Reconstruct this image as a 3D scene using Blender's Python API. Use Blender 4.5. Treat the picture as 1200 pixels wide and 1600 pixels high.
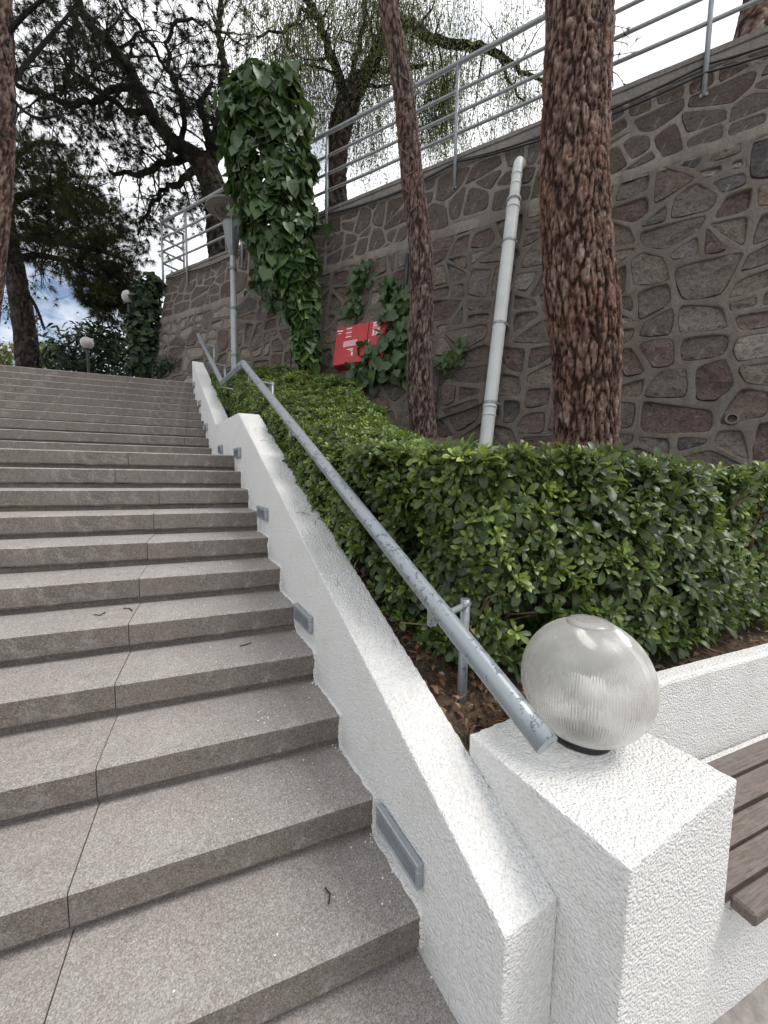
import bpy, math, random
import numpy as np
from mathutils import Vector, Matrix, noise

rng = np.random.default_rng(7)
random.seed(7)
scene = bpy.context.scene
for o in list(bpy.data.objects):
    bpy.data.objects.remove(o)

# ------------------------------------------------------------------ camera
CAM = np.array([0.4205407, -0.9704593, 1.3429174])
CR = np.array([0.92455934, -0.38070498, 0.01592965])
CU = np.array([0.0212253, 0.09319753, 0.99542137])
CF = np.array([0.38044648, 0.91998801, -0.09424722])
FPX = 625.28
cd = bpy.data.cameras.new('camera')
cam = bpy.data.objects.new('camera', cd)
scene.collection.objects.link(cam)
cd.sensor_fit = 'VERTICAL'
cd.sensor_height = 24
cd.sensor_width = 18
cd.lens = FPX / 1600 * 24
cd.clip_start = 0.02
cd.clip_end = 500
M = Matrix.Identity(4)
for i in range(3):
    M[i][0], M[i][1], M[i][2], M[i][3] = CR[i], CU[i], -CF[i], CAM[i]
cam.matrix_world = M
scene.camera = cam

# ------------------------------------------------------------------ world and sun
SUN_DIR = Vector((0.62, -0.34, 1.1)).normalized()      # towards the sun
elev = math.asin(SUN_DIR.z)
azim = math.atan2(SUN_DIR.x, SUN_DIR.y)
w = bpy.data.worlds.new('World')
scene.world = w
w.use_nodes = True
nt = w.node_tree
nt.nodes.clear()
out = nt.nodes.new('ShaderNodeOutputWorld')
bg = nt.nodes.new('ShaderNodeBackground')
bg.inputs['Strength'].default_value = 0.066
sky = nt.nodes.new('ShaderNodeTexSky')
sky.sky_type = 'NISHITA'
sky.sun_disc = False
sky.sun_elevation = elev
sky.sun_rotation = azim
tc = nt.nodes.new('ShaderNodeTexCoord')
mp = nt.nodes.new('ShaderNodeMapping')
mp.inputs['Scale'].default_value = (1.0, 1.0, 1.6)
mp.inputs['Location'].default_value = (5.223, 6.08, 0.062)
ns = nt.nodes.new('ShaderNodeTexNoise')
ns.inputs['Scale'].default_value = 2.6
ns.inputs['Detail'].default_value = 7
ns.inputs['Roughness'].default_value = 0.62
rp = nt.nodes.new('ShaderNodeValToRGB')
rp.color_ramp.elements[0].position = 0.36
rp.color_ramp.elements[0].color = (0.04, 0.04, 0.04, 1)
rp.color_ramp.elements[1].position = 0.52
rp.color_ramp.elements[1].color = (1, 1, 1, 1)
ns2 = nt.nodes.new('ShaderNodeTexNoise')
ns2.inputs['Scale'].default_value = 4.0
ns2.inputs['Detail'].default_value = 6
rp2 = nt.nodes.new('ShaderNodeValToRGB')
rp2.color_ramp.elements[0].position = 0.3
rp2.color_ramp.elements[0].color = (9.2, 9.4, 9.8, 1)
rp2.color_ramp.elements[1].position = 0.7
rp2.color_ramp.elements[1].color = (13.0, 13.0, 13.1, 1)
mx = nt.nodes.new('ShaderNodeMix')
mx.data_type = 'RGBA'
L = nt.links.new
L(tc.outputs['Generated'], mp.inputs['Vector'])
L(mp.outputs['Vector'], ns.inputs['Vector'])
L(mp.outputs['Vector'], ns2.inputs['Vector'])
L(ns.outputs['Fac'], rp.inputs['Fac'])
L(ns2.outputs['Fac'], rp2.inputs['Fac'])
L(rp.outputs['Color'], mx.inputs['Factor'])
L(sky.outputs['Color'], mx.inputs['A'])
L(rp2.outputs['Color'], mx.inputs['B'])
L(mx.outputs['Result'], bg.inputs['Color'])
L(bg.outputs['Background'], out.inputs['Surface'])

sd = bpy.data.lights.new('sun', 'SUN')
sd.energy = 1.5
sd.angle = math.radians(25)
sd.color = (1.0, 0.95, 0.89)
so = bpy.data.objects.new('sun', sd)
scene.collection.objects.link(so)
so.rotation_euler = SUN_DIR.to_track_quat('Z', 'Y').to_euler()
so.location = (4, -6, 14)

vs = scene.view_settings
vs.view_transform = 'Standard'
vs.look = 'None'
vs.exposure = 0.95
vs.gamma = 1
vs.use_curve_mapping = False
scene.cycles.max_bounces = 8
scene.cycles.transparent_max_bounces = 16

# ------------------------------------------------------------------ helpers
def ray(x, y):
    return CF + CR * (x - 600) / FPX + CU * (800 - y) / FPX
def at(x, y, dep):
    return CAM + ray(x, y) * dep
def hit(x, y, n, p0):
    v = ray(x, y)
    return CAM + v * (((p0 - CAM) @ n) / (v @ n))
def proj(P):
    e = np.asarray(P, float) - CAM
    z = e @ CF
    return np.stack([600 + FPX * (e @ CR) / z, 800 - FPX * (e @ CU) / z, z], -1)

WLOC = {}                                                # world position of every object's origin
def _place(o, parent, loc):
    scene.collection.objects.link(o)
    base = np.zeros(3)
    if parent is not None:
        o.parent = parent
        base = WLOC[parent.name]
    o.location = tuple(np.asarray(loc, float) - base)
    WLOC[o.name] = np.asarray(loc, float)
    return o
def tag(o, label=None, cat=None, group=None, kind=None):
    if label: o['label'] = label
    if cat: o['category'] = cat
    if group: o['group'] = group
    if kind: o['kind'] = kind
    return o
def thing(name, label, cat, loc, group=None, kind=None):
    o = bpy.data.objects.new(name, None)
    o.empty_display_size = 0.1
    _place(o, None, loc)
    return tag(o, label, cat, group, kind)

def raw_mesh(name, V, F, attrs=None, smooth=False):
    """V (n,3); F list of tuples or an (m,k) array."""
    me = bpy.data.meshes.new(name)
    V = np.ascontiguousarray(V, dtype=np.float32)
    if isinstance(F, np.ndarray):
        m, k = F.shape
        loops = F.astype(np.int32).ravel()
        starts = np.arange(0, m * k, k, dtype=np.int32)
        tot = np.full(m, k, np.int32)
    else:
        tot = np.array([len(f) for f in F], np.int32)
        starts = np.concatenate([[0], np.cumsum(tot)[:-1]]).astype(np.int32)
        loops = np.array([i for f in F for i in f], np.int32)
    me.vertices.add(len(V)); me.vertices.foreach_set('co', V.ravel())
    me.loops.add(len(loops)); me.loops.foreach_set('vertex_index', loops)
    me.polygons.add(len(tot)); me.polygons.foreach_set('loop_start', starts)
    me.polygons.foreach_set('loop_total', tot)
    me.update(calc_edges=True)
    if attrs:
        for nme, val in attrs.items():
            a = me.attributes.new(nme, 'FLOAT', 'POINT')
            a.data.foreach_set('value', np.ascontiguousarray(val, dtype=np.float32))
    me.polygons.foreach_set('use_smooth', np.full(len(tot), bool(smooth)))
    return me
def obj(name, me, mat, parent=None, loc=None, **kw):
    if mat is not None and len(me.materials) == 0:
        me.materials.append(mat)
    o = bpy.data.objects.new(name, me)
    if loc is None:
        loc = WLOC[parent.name] if parent is not None else (0, 0, 0)
    _place(o, parent, loc)
    return tag(o, **kw)

class G:
    """collects geometry in world coordinates; build() links it as one mesh object"""
    def __init__(s): s.V = []; s.F = []; s.n = 0; s.A = []
    def add(s, V, F, a=0.0):
        V = np.asarray(V, float)
        s.V.append(V); s.F += [tuple(int(i) + s.n for i in f) for f in F]; s.n += len(V)
        s.A.append(np.zeros(len(V)) + a)
        return s
    def box(s, c, size, X=(1, 0, 0), Y=(0, 1, 0), Z=(0, 0, 1), b=0.0):
        c = np.asarray(c, float); X, Y, Z = (np.asarray(q, float) for q in (X, Y, Z))
        hx, hy, hz = (q / 2 for q in size)
        if b <= 0:
            V = [c + X * hx * i + Y * hy * j + Z * hz * k for k in (-1, 1) for j in (-1, 1) for i in (-1, 1)]
            F = [(0, 2, 3, 1), (4, 5, 7, 6), (0, 1, 5, 4), (2, 6, 7, 3), (0, 4, 6, 2), (1, 3, 7, 5)]
            return s.add(V, F)
        V = []; idx = {}
        for k in (-1, 1):
            for j in (-1, 1):
                for i in (-1, 1):
                    for ax in range(3):
                        ex = [hx - b, hy - b, hz - b]; ex[ax] += b
                        idx[(i, j, k, ax)] = len(V)
                        V.append(c + X * i * ex[0] + Y * j * ex[1] + Z * k * ex[2])
        F = []
        for ax in range(3):
            o1, o2 = [q for q in range(3) if q != ax]
            for sg in (-1, 1):
                q = []
                for a_, b_ in ((-1, -1), (1, -1), (1, 1), (-1, 1)):
                    k = [0, 0, 0]; k[ax] = sg; k[o1] = a_; k[o2] = b_
                    q.append(idx[(k[0], k[1], k[2], ax)])
                flip = (sg > 0) != (ax != 1)
                F.append(tuple(q[::-1]) if flip else tuple(q))
            for a_ in (-1, 1):
                for b_ in (-1, 1):
                    k0 = [0, 0, 0]; k1 = [0, 0, 0]
                    k0[ax] = -1; k1[ax] = 1
                    for k in (k0, k1): k[o1] = a_; k[o2] = b_
                    F.append((idx[(*k0, o1)], idx[(*k1, o1)], idx[(*k1, o2)], idx[(*k0, o2)]))
        for i in (-1, 1):
            for j in (-1, 1):
                for k in (-1, 1):
                    F.append(tuple(idx[(i, j, k, ax)] for ax in range(3)))
        return s.add(V, F)
    def tube(s, pts, rad, seg=10, cap=True, a=0.0, wob=0.0):
        P = np.asarray(pts, float); n = len(P)
        r = np.full(n, rad, float) if np.isscalar(rad) else np.asarray(rad, float)
        T = np.gradient(P, axis=0); T /= np.linalg.norm(T, axis=1)[:, None] + 1e-9
        up = np.array([0, 0, 1.]) if abs(T[0][2]) < .9 else np.array([1., 0, 0])
        A = np.cross(T[0], up); A /= np.linalg.norm(A)
        V = []
        th = np.arange(seg) * 2 * math.pi / seg
        for i in range(n):
            A = A - T[i] * (A @ T[i]); A /= np.linalg.norm(A) + 1e-9
            B = np.cross(T[i], A)
            rr = r[i] * (1 + wob * rng.uniform(-1, 1, seg)) if wob else r[i]
            V.append(P[i] + (np.cos(th) * rr)[:, None] * A + (np.sin(th) * rr)[:, None] * B)
        V = np.concatenate(V)
        F = [(i * seg + j, i * seg + (j + 1) % seg, (i + 1) * seg + (j + 1) % seg, (i + 1) * seg + j)
             for i in range(n - 1) for j in range(seg)]
        if cap:
            F.append(tuple(range(seg))[::-1]); F.append(tuple(range((n - 1) * seg, n * seg)))
        return s.add(V, F, a)
    def lathe(s, c, prof, seg=32, axis=(0, 0, 1), a=0.0):
        c = np.asarray(c, float); ax = np.asarray(axis, float); ax /= np.linalg.norm(ax)
        t = np.array([1., 0, 0]) if abs(ax[0]) < .9 else np.array([0, 1., 0])
        A = np.cross(ax, t); A /= np.linalg.norm(A); B = np.cross(ax, A)
        th = np.arange(seg) * 2 * math.pi / seg
        ring = np.cos(th)[:, None] * A + np.sin(th)[:, None] * B
        V = np.concatenate([c + ring * r + ax * z for r, z in prof]); n = len(prof)
        F = [(i * seg + j, i * seg + (j + 1) % seg, (i + 1) * seg + (j + 1) % seg, (i + 1) * seg + j)
             for i in range(n - 1) for j in range(seg)]
        return s.add(V, F, a)
    def build(s, name, mat, parent=None, smooth=False, attr=None, **kw):
        V = np.concatenate(s.V)
        base = WLOC[parent.name] if parent is not None else np.zeros(3)
        if parent is None and kw.get('loc') is not None:
            base = np.asarray(kw.pop('loc'), float)
        me = raw_mesh(name, V - base, s.F, {attr: np.concatenate(s.A)} if attr else None, smooth)
        return obj(name, me, mat, parent, base, **kw)

def fn(p, sc=1.0):
    return noise.noise(Vector((p[0] * sc, p[1] * sc, p[2] * sc)))
def fr(p, sc=1.0, o=4):
    return noise.fractal(Vector((p[0] * sc, p[1] * sc, p[2] * sc)), 1.0, 2.0, o)

# ------------------------------------------------------------------ materials
class NB:
    def __init__(s, name):
        s.m = bpy.data.materials.new(name); s.m.use_nodes = True
        s.t = s.m.node_tree; s.t.nodes.clear()
        s.out = s.t.nodes.new('ShaderNodeOutputMaterial')
        s.b = s.t.nodes.new('ShaderNodeBsdfPrincipled')
        s.t.links.new(s.b.outputs[0], s.out.inputs[0])
        s.tc = s.t.nodes.new('ShaderNodeTexCoord')
    def n(s, typ, **kw):
        q = s.t.nodes.new(typ)
        for k, v in kw.items(): setattr(q, k, v)
        return q
    def l(s, a, b): s.t.links.new(a, b)
    def coord(s, scale=(1, 1, 1), which='Object'):
        m = s.n('ShaderNodeMapping'); m.inputs['Scale'].default_value = scale
        s.l(s.tc.outputs[which], m.inputs['Vector']); return m.outputs[0]
    def noise(s, scale, detail=4, rough=.55, vec=None, dist=0):
        q = s.n('ShaderNodeTexNoise'); q.inputs['Scale'].default_value = scale
        q.inputs['Detail'].default_value = detail; q.inputs['Roughness'].default_value = rough
        q.inputs['Distortion'].default_value = dist
        s.l(vec if vec is not None else s.tc.outputs['Object'], q.inputs['Vector']); return q.outputs['Fac']
    def voro(s, scale, vec=None, feature='F1', out='Distance'):
        q = s.n('ShaderNodeTexVoronoi', feature=feature); q.inputs['Scale'].default_value = scale
        s.l(vec if vec is not None else s.tc.outputs['Object'], q.inputs['Vector']); return q.outputs[out]
    def ramp(s, fac, stops):
        q = s.n('ShaderNodeValToRGB'); e = q.color_ramp.elements
        while len(e) < len(stops): e.new(0.5)
        for i, (p, c) in enumerate(stops):
            e[i].position = p
            e[i].color = (*c, 1) if not np.isscalar(c) else (c, c, c, 1)
        s.l(fac, q.inputs['Fac']); return q.outputs['Color']
    def mix(s, fac, a, b, mode='MIX'):
        q = s.n('ShaderNodeMix', data_type='RGBA', blend_type=mode)
        for sock, v in ((q.inputs['Factor'], fac), (q.inputs['A'], a), (q.inputs['B'], b)):
            if hasattr(v, 'links'): s.l(v, sock)
            elif np.isscalar(v): sock.default_value = v
            else: sock.default_value = (*v, 1)
        return q.outputs['Result']
    def math(s, op, a, b=0.0):
        q = s.n('ShaderNodeMath', operation=op)
        for sock, v in ((q.inputs[0], a), (q.inputs[1], b)):
            if hasattr(v, 'links'): s.l(v, sock)
            else: sock.default_value = v
        return q.outputs[0]
    def col(s, c):
        if hasattr(c, 'links'): s.l(c, s.b.inputs['Base Color'])
        else: s.b.inputs['Base Color'].default_value = (*c, 1)
        return s
    def rough(s, r):
        if hasattr(r, 'links'): s.l(r, s.b.inputs['Roughness'])
        else: s.b.inputs['Roughness'].default_value = r
        return s
    def bump(s, h, dist=.01, strength=1.0, prev=None):
        q = s.n('ShaderNodeBump'); q.inputs['Distance'].default_value = dist
        q.inputs['Strength'].default_value = strength
        s.l(h, q.inputs['Height'])
        if prev is not None: s.l(prev, q.inputs['Normal'])
        s.l(q.outputs[0], s.b.inputs['Normal']); return q.outputs[0]

def m_stucco():
    k = NB('white_stucco')
    v = k.voro(120, vec=None)
    q = k.n('ShaderNodeTexVoronoi', feature='SMOOTH_F1'); q.inputs['Scale'].default_value = 125
    q.inputs['Smoothness'].default_value = .6
    wob = k.n('ShaderNodeVectorMath', operation='ADD')
    nz = k.n('ShaderNodeTexNoise'); nz.inputs['Scale'].default_value = 60; nz.inputs['Detail'].default_value = 2
    sc = k.n('ShaderNodeVectorMath', operation='SCALE'); sc.inputs['Scale'].default_value = .012
    k.l(k.tc.outputs['Object'], nz.inputs['Vector']); k.l(nz.outputs['Color'], sc.inputs[0])
    k.l(k.tc.outputs['Object'], wob.inputs[0]); k.l(sc.outputs[0], wob.inputs[1]); k.l(wob.outputs[0], q.inputs['Vector'])
    h = k.math('ADD', k.math('SUBTRACT', 1.0, k.math('MULTIPLY', q.outputs['Distance'], 1.5)), k.math('MULTIPLY', k.noise(230, 3, .65), .7))
    dirt = k.noise(3.1, 7, .7, dist=.5)
    drip = k.noise(9, 6, .7, vec=k.coord((1, 1, .16)))
    spots = k.noise(27, 5, .75)
    c = k.mix(k.ramp(dirt, [(.50, 0.), (.80, .6)]), (.76, .76, .745), (.62, .605, .565))
    c = k.mix(k.ramp(drip, [(.58, 0.), (.80, .45)]), c, (.55, .53, .48))
    c = k.mix(k.ramp(spots, [(.70, 0.), (.76, .6)]), c, (.47, .43, .37))
    k.col(c).rough(.8)
    k.b.inputs['Specular IOR Level'].default_value = .25
    k.bump(h, .0054, 1.0)
    return k.m
def m_concrete(name, lo, mid, hi, stain, wear, pm=.4):
    k = NB(name)
    fine = k.noise(210, 3, .8)
    peb = k.voro(240, out='Color')
    st = k.noise(2.6, 7, .68, dist=.6)
    st2 = k.noise(12, 7, .72, dist=.4)
    c = k.ramp(st, [(.3, lo), (.52, mid), (.72, hi)])
    c = k.mix(k.ramp(st2, [(.48, 0.), (.74, stain)]), c, (.145, .122, .104))
    c = k.mix(k.ramp(k.noise(8, 6, .72, dist=.9), [(.56, 0.), (.66, wear)]), c, (.44, .42, .395))
    c = k.mix(pm, c, k.ramp(peb, [(.1, (.13, .115, .105)), (.5, (.34, .315, .295)), (.92, (.66, .64, .61))]))
    c = k.mix(k.ramp(fine, [(.34, .75), (.47, 0.)]), c, (.085, .076, .07))
    c = k.mix(k.ramp(k.noise(150, 2, .6), [(.70, 0.), (.74, .7)]), c, (.66, .65, .62))
    k.col(c).rough(.9)
    k.b.inputs['Specular IOR Level'].default_value = .2
    k.bump(k.math('ADD', fine, k.math('MULTIPLY', st2, 1.5)), .004, .9)
    return k.m
def m_plain(name, c, r=.6, metal=0., var=.25, sc=8, bump=0., bsc=60, spec=.5):
    k = NB(name)
    n1 = k.noise(sc, 5, .6)
    lo = tuple(q * (1 - var) for q in c); hi = tuple(min(1, q * (1 + var)) for q in c)
    k.col(k.ramp(n1, [(.3, lo), (.7, hi)])).rough(r)
    k.b.inputs['Metallic'].default_value = metal
    k.b.inputs['Specular IOR Level'].default_value = spec
    if bump: k.bump(k.noise(bsc, 4, .6), bump, 1.)
    return k.m
def m_rail():
    k = NB('flaking_grey_paint')
    f = k.noise(46, 7, .7, dist=.5)
    f2 = k.noise(9, 3, .6)
    mask = k.ramp(k.math('ADD', k.math('MULTIPLY', f, .75), k.math('MULTIPLY', f2, .32)), [(.600, 0.), (.615, 1.)])
    c = k.mix(mask, (.265, .30, .32), (.125, .155, .172))
    rust = k.ramp(k.noise(19, 5, .7), [(.715, 0.), (.75, 1.)])
    c = k.mix(rust, c, (.19, .12, .08))
    k.col(c)
    k.rough(k.ramp(mask, [(0, .36), (1, .6)]))
    k.b.inputs['Metallic'].default_value = .35
    k.bump(k.math('SUBTRACT', 1.0, mask), .0012, .8)
    return k.m
def m_galv(name='galvanised_steel', c=(.34, .37, .385)):
    k = NB(name)
    k.col(k.ramp(k.noise(14, 5, .7), [(.3, tuple(q * .75 for q in c)), (.7, c)])).rough(.45)
    k.b.inputs['Metallic'].default_value = .5
    return k.m
def m_leaf(name, dark, mid, bright, rough=.38, trans=.25, rnd=.25, spec=.5):
    k = NB(name)
    a = k.n('ShaderNodeAttribute', attribute_name='tint')
    oi = k.n('ShaderNodeObjectInfo')
    f = k.math('ADD', a.outputs['Fac'], k.math('MULTIPLY', k.math('SUBTRACT', oi.outputs['Random'], .5), rnd))
    c = k.ramp(f, [(.05, dark), (.5, mid), (.95, bright)])
    c = k.mix(k.ramp(k.noise(30, 3, .6), [(.4, 0.), (.75, .35)]), c, tuple(q * .6 for q in mid))
    k.col(c).rough(rough)
    k.b.inputs['Specular IOR Level'].default_value = spec
    tr = k.n('ShaderNodeBsdfTranslucent')
    k.l(k.mix(.5, c, bright), tr.inputs['Color'])
    ms = k.n('ShaderNodeMixShader'); ms.inputs[0].default_value = trans
    k.l(k.b.outputs[0], ms.inputs[1]); k.l(tr.outputs[0], ms.inputs[2])
    k.l(ms.outputs[0], k.out.inputs[0])
    return k.m
def m_bark(name, fissure, plate, pale, rough=.9):
    k = NB(name)
    a = k.n('ShaderNodeAttribute', attribute_name='ridge')
    f = k.math('ADD', a.outputs['Fac'], k.math('MULTIPLY', k.math('SUBTRACT', k.noise(22, 6, .7), .5), .9))
    c = k.ramp(f, [(.18, fissure), (.52, plate), (1.0, pale)])
    c = k.mix(k.ramp(k.noise(2.2, 4, .6, vec=k.coord((1, 1, .5))), [(.42, 0.), (.7, .75)]), c,
              k.ramp(f, [(.1, tuple(q * .8 for q in fissure)), (.6, (plate[0] * 1.15, plate[1] * .72, plate[2] * .6))]))
    k.col(c).rough(rough)
    k.b.inputs['Specular IOR Level'].default_value = .25
    k.bump(k.math('ADD', k.noise(60, 5, .7, vec=k.coord((1, 1, .35))), f), .008, .8)
    return k.m
def m_stone(name, cols):
    k = NB(name)
    oi = k.n('ShaderNodeObjectInfo')
    c = k.ramp(oi.outputs['Random'], cols)
    n1 = k.noise(7, 7, .7, dist=.7); n2 = k.noise(34, 5, .7)
    c = k.mix(k.ramp(n1, [(.46, 0.), (.66, .8)]), c, k.mix(.5, c, (.175, .160, .14)))
    c = k.mix(k.ramp(n2, [(.30, .8), (.53, 0.)]), c, (.030, .026, .024))
    c = k.mix(k.ramp(k.noise(16, 6, .75), [(.60, 0.), (.70, .7)]), c, (.36, .335, .305))
    k.col(c).rough(.82)
    k.b.inputs['Specular IOR Level'].default_value = .3
    n3 = k.noise(90, 4, .7)
    b1 = k.bump(k.math('ADD', k.math('MULTIPLY', n1, 2.2), k.math('ADD', n2, k.math('MULTIPLY', n3, .4))), .036, 1.)
    return k.m
def m_mortar(name, c1, c2):
    k = NB(name)
    n1 = k.noise(2.3, 6, .65); n2 = k.noise(45, 5, .65)
    c = k.ramp(n1, [(.3, c1), (.7, c2)])
    c = k.mix(k.ramp(n2, [(.35, .5), (.55, 0.)]), c, tuple(q * .6 for q in c1))
    c = k.mix(k.ramp(k.noise(5, 5, .7, vec=k.coord((1.6, 1.6, .25))), [(.5, 0.), (.72, .55)]), c, tuple(q * .55 for q in c1))
    k.col(c).rough(.9)
    k.b.inputs['Specular IOR Level'].default_value = .2
    k.bump(k.math('ADD', n2, n1), .010, .9)
    return k.m

M_STUCCO = m_stucco()
M_CONC = m_concrete('stair_concrete', (.258, .231, .208), (.325, .298, .274), (.385, .360, .335), .5, .4)
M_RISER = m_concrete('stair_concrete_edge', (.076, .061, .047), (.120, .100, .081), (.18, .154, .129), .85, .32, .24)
M_RAIL = m_rail()
M_GALV = m_galv()
M_GALVD = m_galv('dull_grey_steel', (.22, .235, .24))
M_SOIL = m_plain('dry_soil', (.10, .075, .055), .95, var=.5, sc=22, bump=.02, bsc=50, spec=.1)
M_PAVE = m_plain('paving_concrete', (.27, .25, .235), .9, var=.25, sc=30, bump=.004, bsc=180, spec=.2)
M_PVC = m_plain('grey_white_pvc', (.60, .62, .61), .42, var=.10, sc=4)
M_BLACK = m_plain('black_rubber', (.018, .018, .019), .5, var=.3)
M_RED = m_plain('red_enamel', (.40, .016, .024), .45, var=.14, sc=5)
M_WHITEP = m_plain('white_print', (.72, .70, .70), .6, var=.05)
M_PINKP = m_plain('faded_pink_plate', (.62, .34, .38), .55, var=.1)
M_WOOD = None
M_MORTAR = m_mortar('grey_mortar', (.128, .110, .092), (.188, .166, .140))
M_MORTARU = m_mortar('pale_mortar', (.17, .149, .125), (.27, .243, .207))
M_COPING = m_mortar('coping_concrete', (.16, .147, .132), (.28, .26, .237))
M_STONE = m_stone('wall_stone', [(0, (.125, .082, .070)), (.28, (.200, .150, .122)), (.5, (.155, .136, .113)), (.68, (.255, .212, .168)),
                                (.82, (.085, .083, .086)), (.93, (.36, .325, .28)), (1., (.24, .17, .115))])
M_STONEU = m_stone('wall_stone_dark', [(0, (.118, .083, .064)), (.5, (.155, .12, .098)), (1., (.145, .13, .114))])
M_LEAF = m_leaf('hedge_leaf', (.022, .038, .016), (.090, .150, .034), (.36, .48, .085), rough=.42, trans=.24)
M_IVY = m_leaf('ivy_leaf', (.022, .048, .020), (.055, .115, .032), (.18, .27, .06), rough=.42, trans=.2, rnd=.3)
M_NEEDLE = m_leaf('pine_needle', (.009, .013, .007), (.021, .029, .013), (.075, .09, .028), rough=.6, trans=.15, spec=.2)
M_NEEDLEG = m_leaf('pine_needle_olive', (.020, .024, .010), (.052, .060, .020), (.17, .18, .05), rough=.6, trans=.2, spec=.2)
M_WEEP = m_leaf('weeping_leaf', (.055, .068, .035), (.13, .155, .075), (.30, .35, .10), rough=.55, trans=.45, spec=.3)
M_SHRUB = m_leaf('dark_shrub_leaf', (.010, .020, .012), (.022, .042, .020), (.05, .085, .03), rough=.5, trans=.15, spec=.3)
M_FAR = m_leaf('far_leaf', (.06, .075, .02), (.14, .16, .05), (.30, .32, .12), rough=.7, trans=.3, spec=.2)
M_BARKP = m_bark('pine_bark', (.024, .012, .009), (.130, .084, .064), (.29, .235, .20))
M_BARKT = m_bark('thin_pine_bark', (.022, .014, .011), (.110, .079, .066), (.26, .21, .182))
M_BARKD = m_bark('dark_bark', (.012, .009, .008), (.042, .033, .028), (.085, .070, .060))
M_TWIG = m_plain('twig', (.13, .085, .055), .85, var=.4, sc=20)
M_TWIGD = m_plain('dark_twig', (.030, .023, .019), .85, var=.4, sc=20)
M_DRY = m_leaf('dry_leaf', (.10, .055, .03), (.22, .135, .08), (.40, .28, .19), rough=.7, trans=.15, spec=.2)
M_CHIP = m_plain('white_paint_chip', (.78, .78, .76), .7, var=.05)
# ------------------------------------------------------------------ stair geometry (metres)
RISE, TREAD = 0.15, 0.31023
XK, SK = 0.97331, -0.0398852
KA = np.array([SK, TREAD, 0.]); KA /= np.linalg.norm(KA)
KN = np.array([KA[1], -KA[0], 0.])
K0 = np.array([XK, 0., 0.])
def kp(s, n, z): return K0 + KA * s + KN * n + np.array([0, 0, z])
def kerb_x(y): return XK + y * SK / TREAD
ZG = -0.28
def soil_z(s):
    if s < 0: return .37
    if s < 2.9: return .37 + .488 * s
    if s < 4.45: return 1.785 + .03 * (s - 2.9)
    return min(1.83 + .475 * (s - 4.45), 3.05)

# ground sheets
def sheet(name, poly, z, mat, kind='structure'):
    V = [(x, y, z) for x, y in poly]
    return obj(name, raw_mesh(name, V, [tuple(range(len(poly)))]), mat, kind=kind)
sheet('pavement', [(-150, -150), (150, -150), (150, 250), (-150, 250)], ZG, M_PAVE)

# staircase: every tread is a pair of precast slabs with an undercut shadow gap
stairs = thing('staircase', 'weathered grey concrete staircase of thick slab treads climbing in two flights', None, (-2, 0, ZG), kind='structure')
def slab(x0, x1fn, y, z, depth, jit, x1=None):
    """one tread slab from x0 to the kerb wall (x1fn) or to x1"""
    xa = x0; xb = x1 if x1 is not None else x1fn(y) + .03
    L_ = xb - xa; nx = max(3, int(L_ / .035))
    prof = [(depth, 0), (.016, 0), (.005, -.0012), (-.0005, -.0078), (0, -.06), (0, -.106), (.007, -.117), (depth, -.117)]
    V = []
    for i in range(nx + 1):
        x = xa + L_ * i / nx
        for j, (py, pz) in enumerate(prof):
            e = 0.0
            if j in (2, 3): e = max(0, fr((x, y * 7.1, 3.3), 9, 4) - .25) * .010 + abs(fn((x, y * 3, 9.1), 60)) * .0022
            if j == 6: e = max(0, fr((x, y * 9.1, 7.3), 8, 4)) * .010
            if j == 5: e = max(0, fr((x, y * 9.1, 7.3), 8, 4)) * .003
            wv = .0022 * fn((x, y * 5, z * 3), 2.2)
            yy = y + py + wv + e
            zz = z + pz - (e * .8 if j in (2, 3) else 0) + (e * .6 if j == 6 else 0) + jit
            if x1 is None and j in (0, 7): pass
            V.append((x, yy, zz))
    m = len(prof)
    F = [(i * m + j, (i + 1) * m + j, (i + 1) * m + (j + 1) % m, i * m + (j + 1) % m) for i in range(nx) for j in range(m)]
    F.append(tuple(range(m))); F.append(tuple(range(nx * m, nx * m + m))[::-1])
    V = np.array(V)
    c = np.array([(xa + xb) / 2, y, z])
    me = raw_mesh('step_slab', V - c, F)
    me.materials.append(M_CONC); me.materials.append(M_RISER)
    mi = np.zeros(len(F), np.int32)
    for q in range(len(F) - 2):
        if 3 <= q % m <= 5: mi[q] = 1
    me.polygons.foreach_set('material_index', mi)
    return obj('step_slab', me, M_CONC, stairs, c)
core = G()
steps = []
for k in range(-1, 11):
    steps.append((k * TREAD, k * RISE, TREAD + .06 if k < 10 else 1.78))
for j in range(10):
    steps.append((4.82 + .302 * j, 1.65 + .15 * j, .36 if j < 9 else .5))
for i, (y, z, d) in enumerate(steps):
    jx = [0.0, -2.35]
    if i in (10, 11): jx = [-.34 + .04 * (i - 10), -2.4]
    if i > 11: jx = [0.0 + .01 * math.sin(i), -2.3]
    e = [1.9 if False else None] + jx + [-5.2]
    slab(jx[0] + .002, kerb_x, y, z, d, random.uniform(-.001, .001), x1=(kerb_x(y) + .06 if y > -.1 else kerb_x(y) + .06))
    slab(jx[1] + .002, kerb_x, y, z, d, random.uniform(-.0025, .0025), x1=jx[0] - .002)
    slab(-5.2, kerb_x, y, z, d, random.uniform(-.002, .002), x1=jx[1] - .002)
    xr = kerb_x(y) + .05
    core.box(((xr - 5.19) / 2, y + .032 + d / 2 + .2, z - .117 - .35), (xr + 5.19, d + .4, .7 - .002))
core.build('step_core', M_RISER, stairs)

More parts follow.
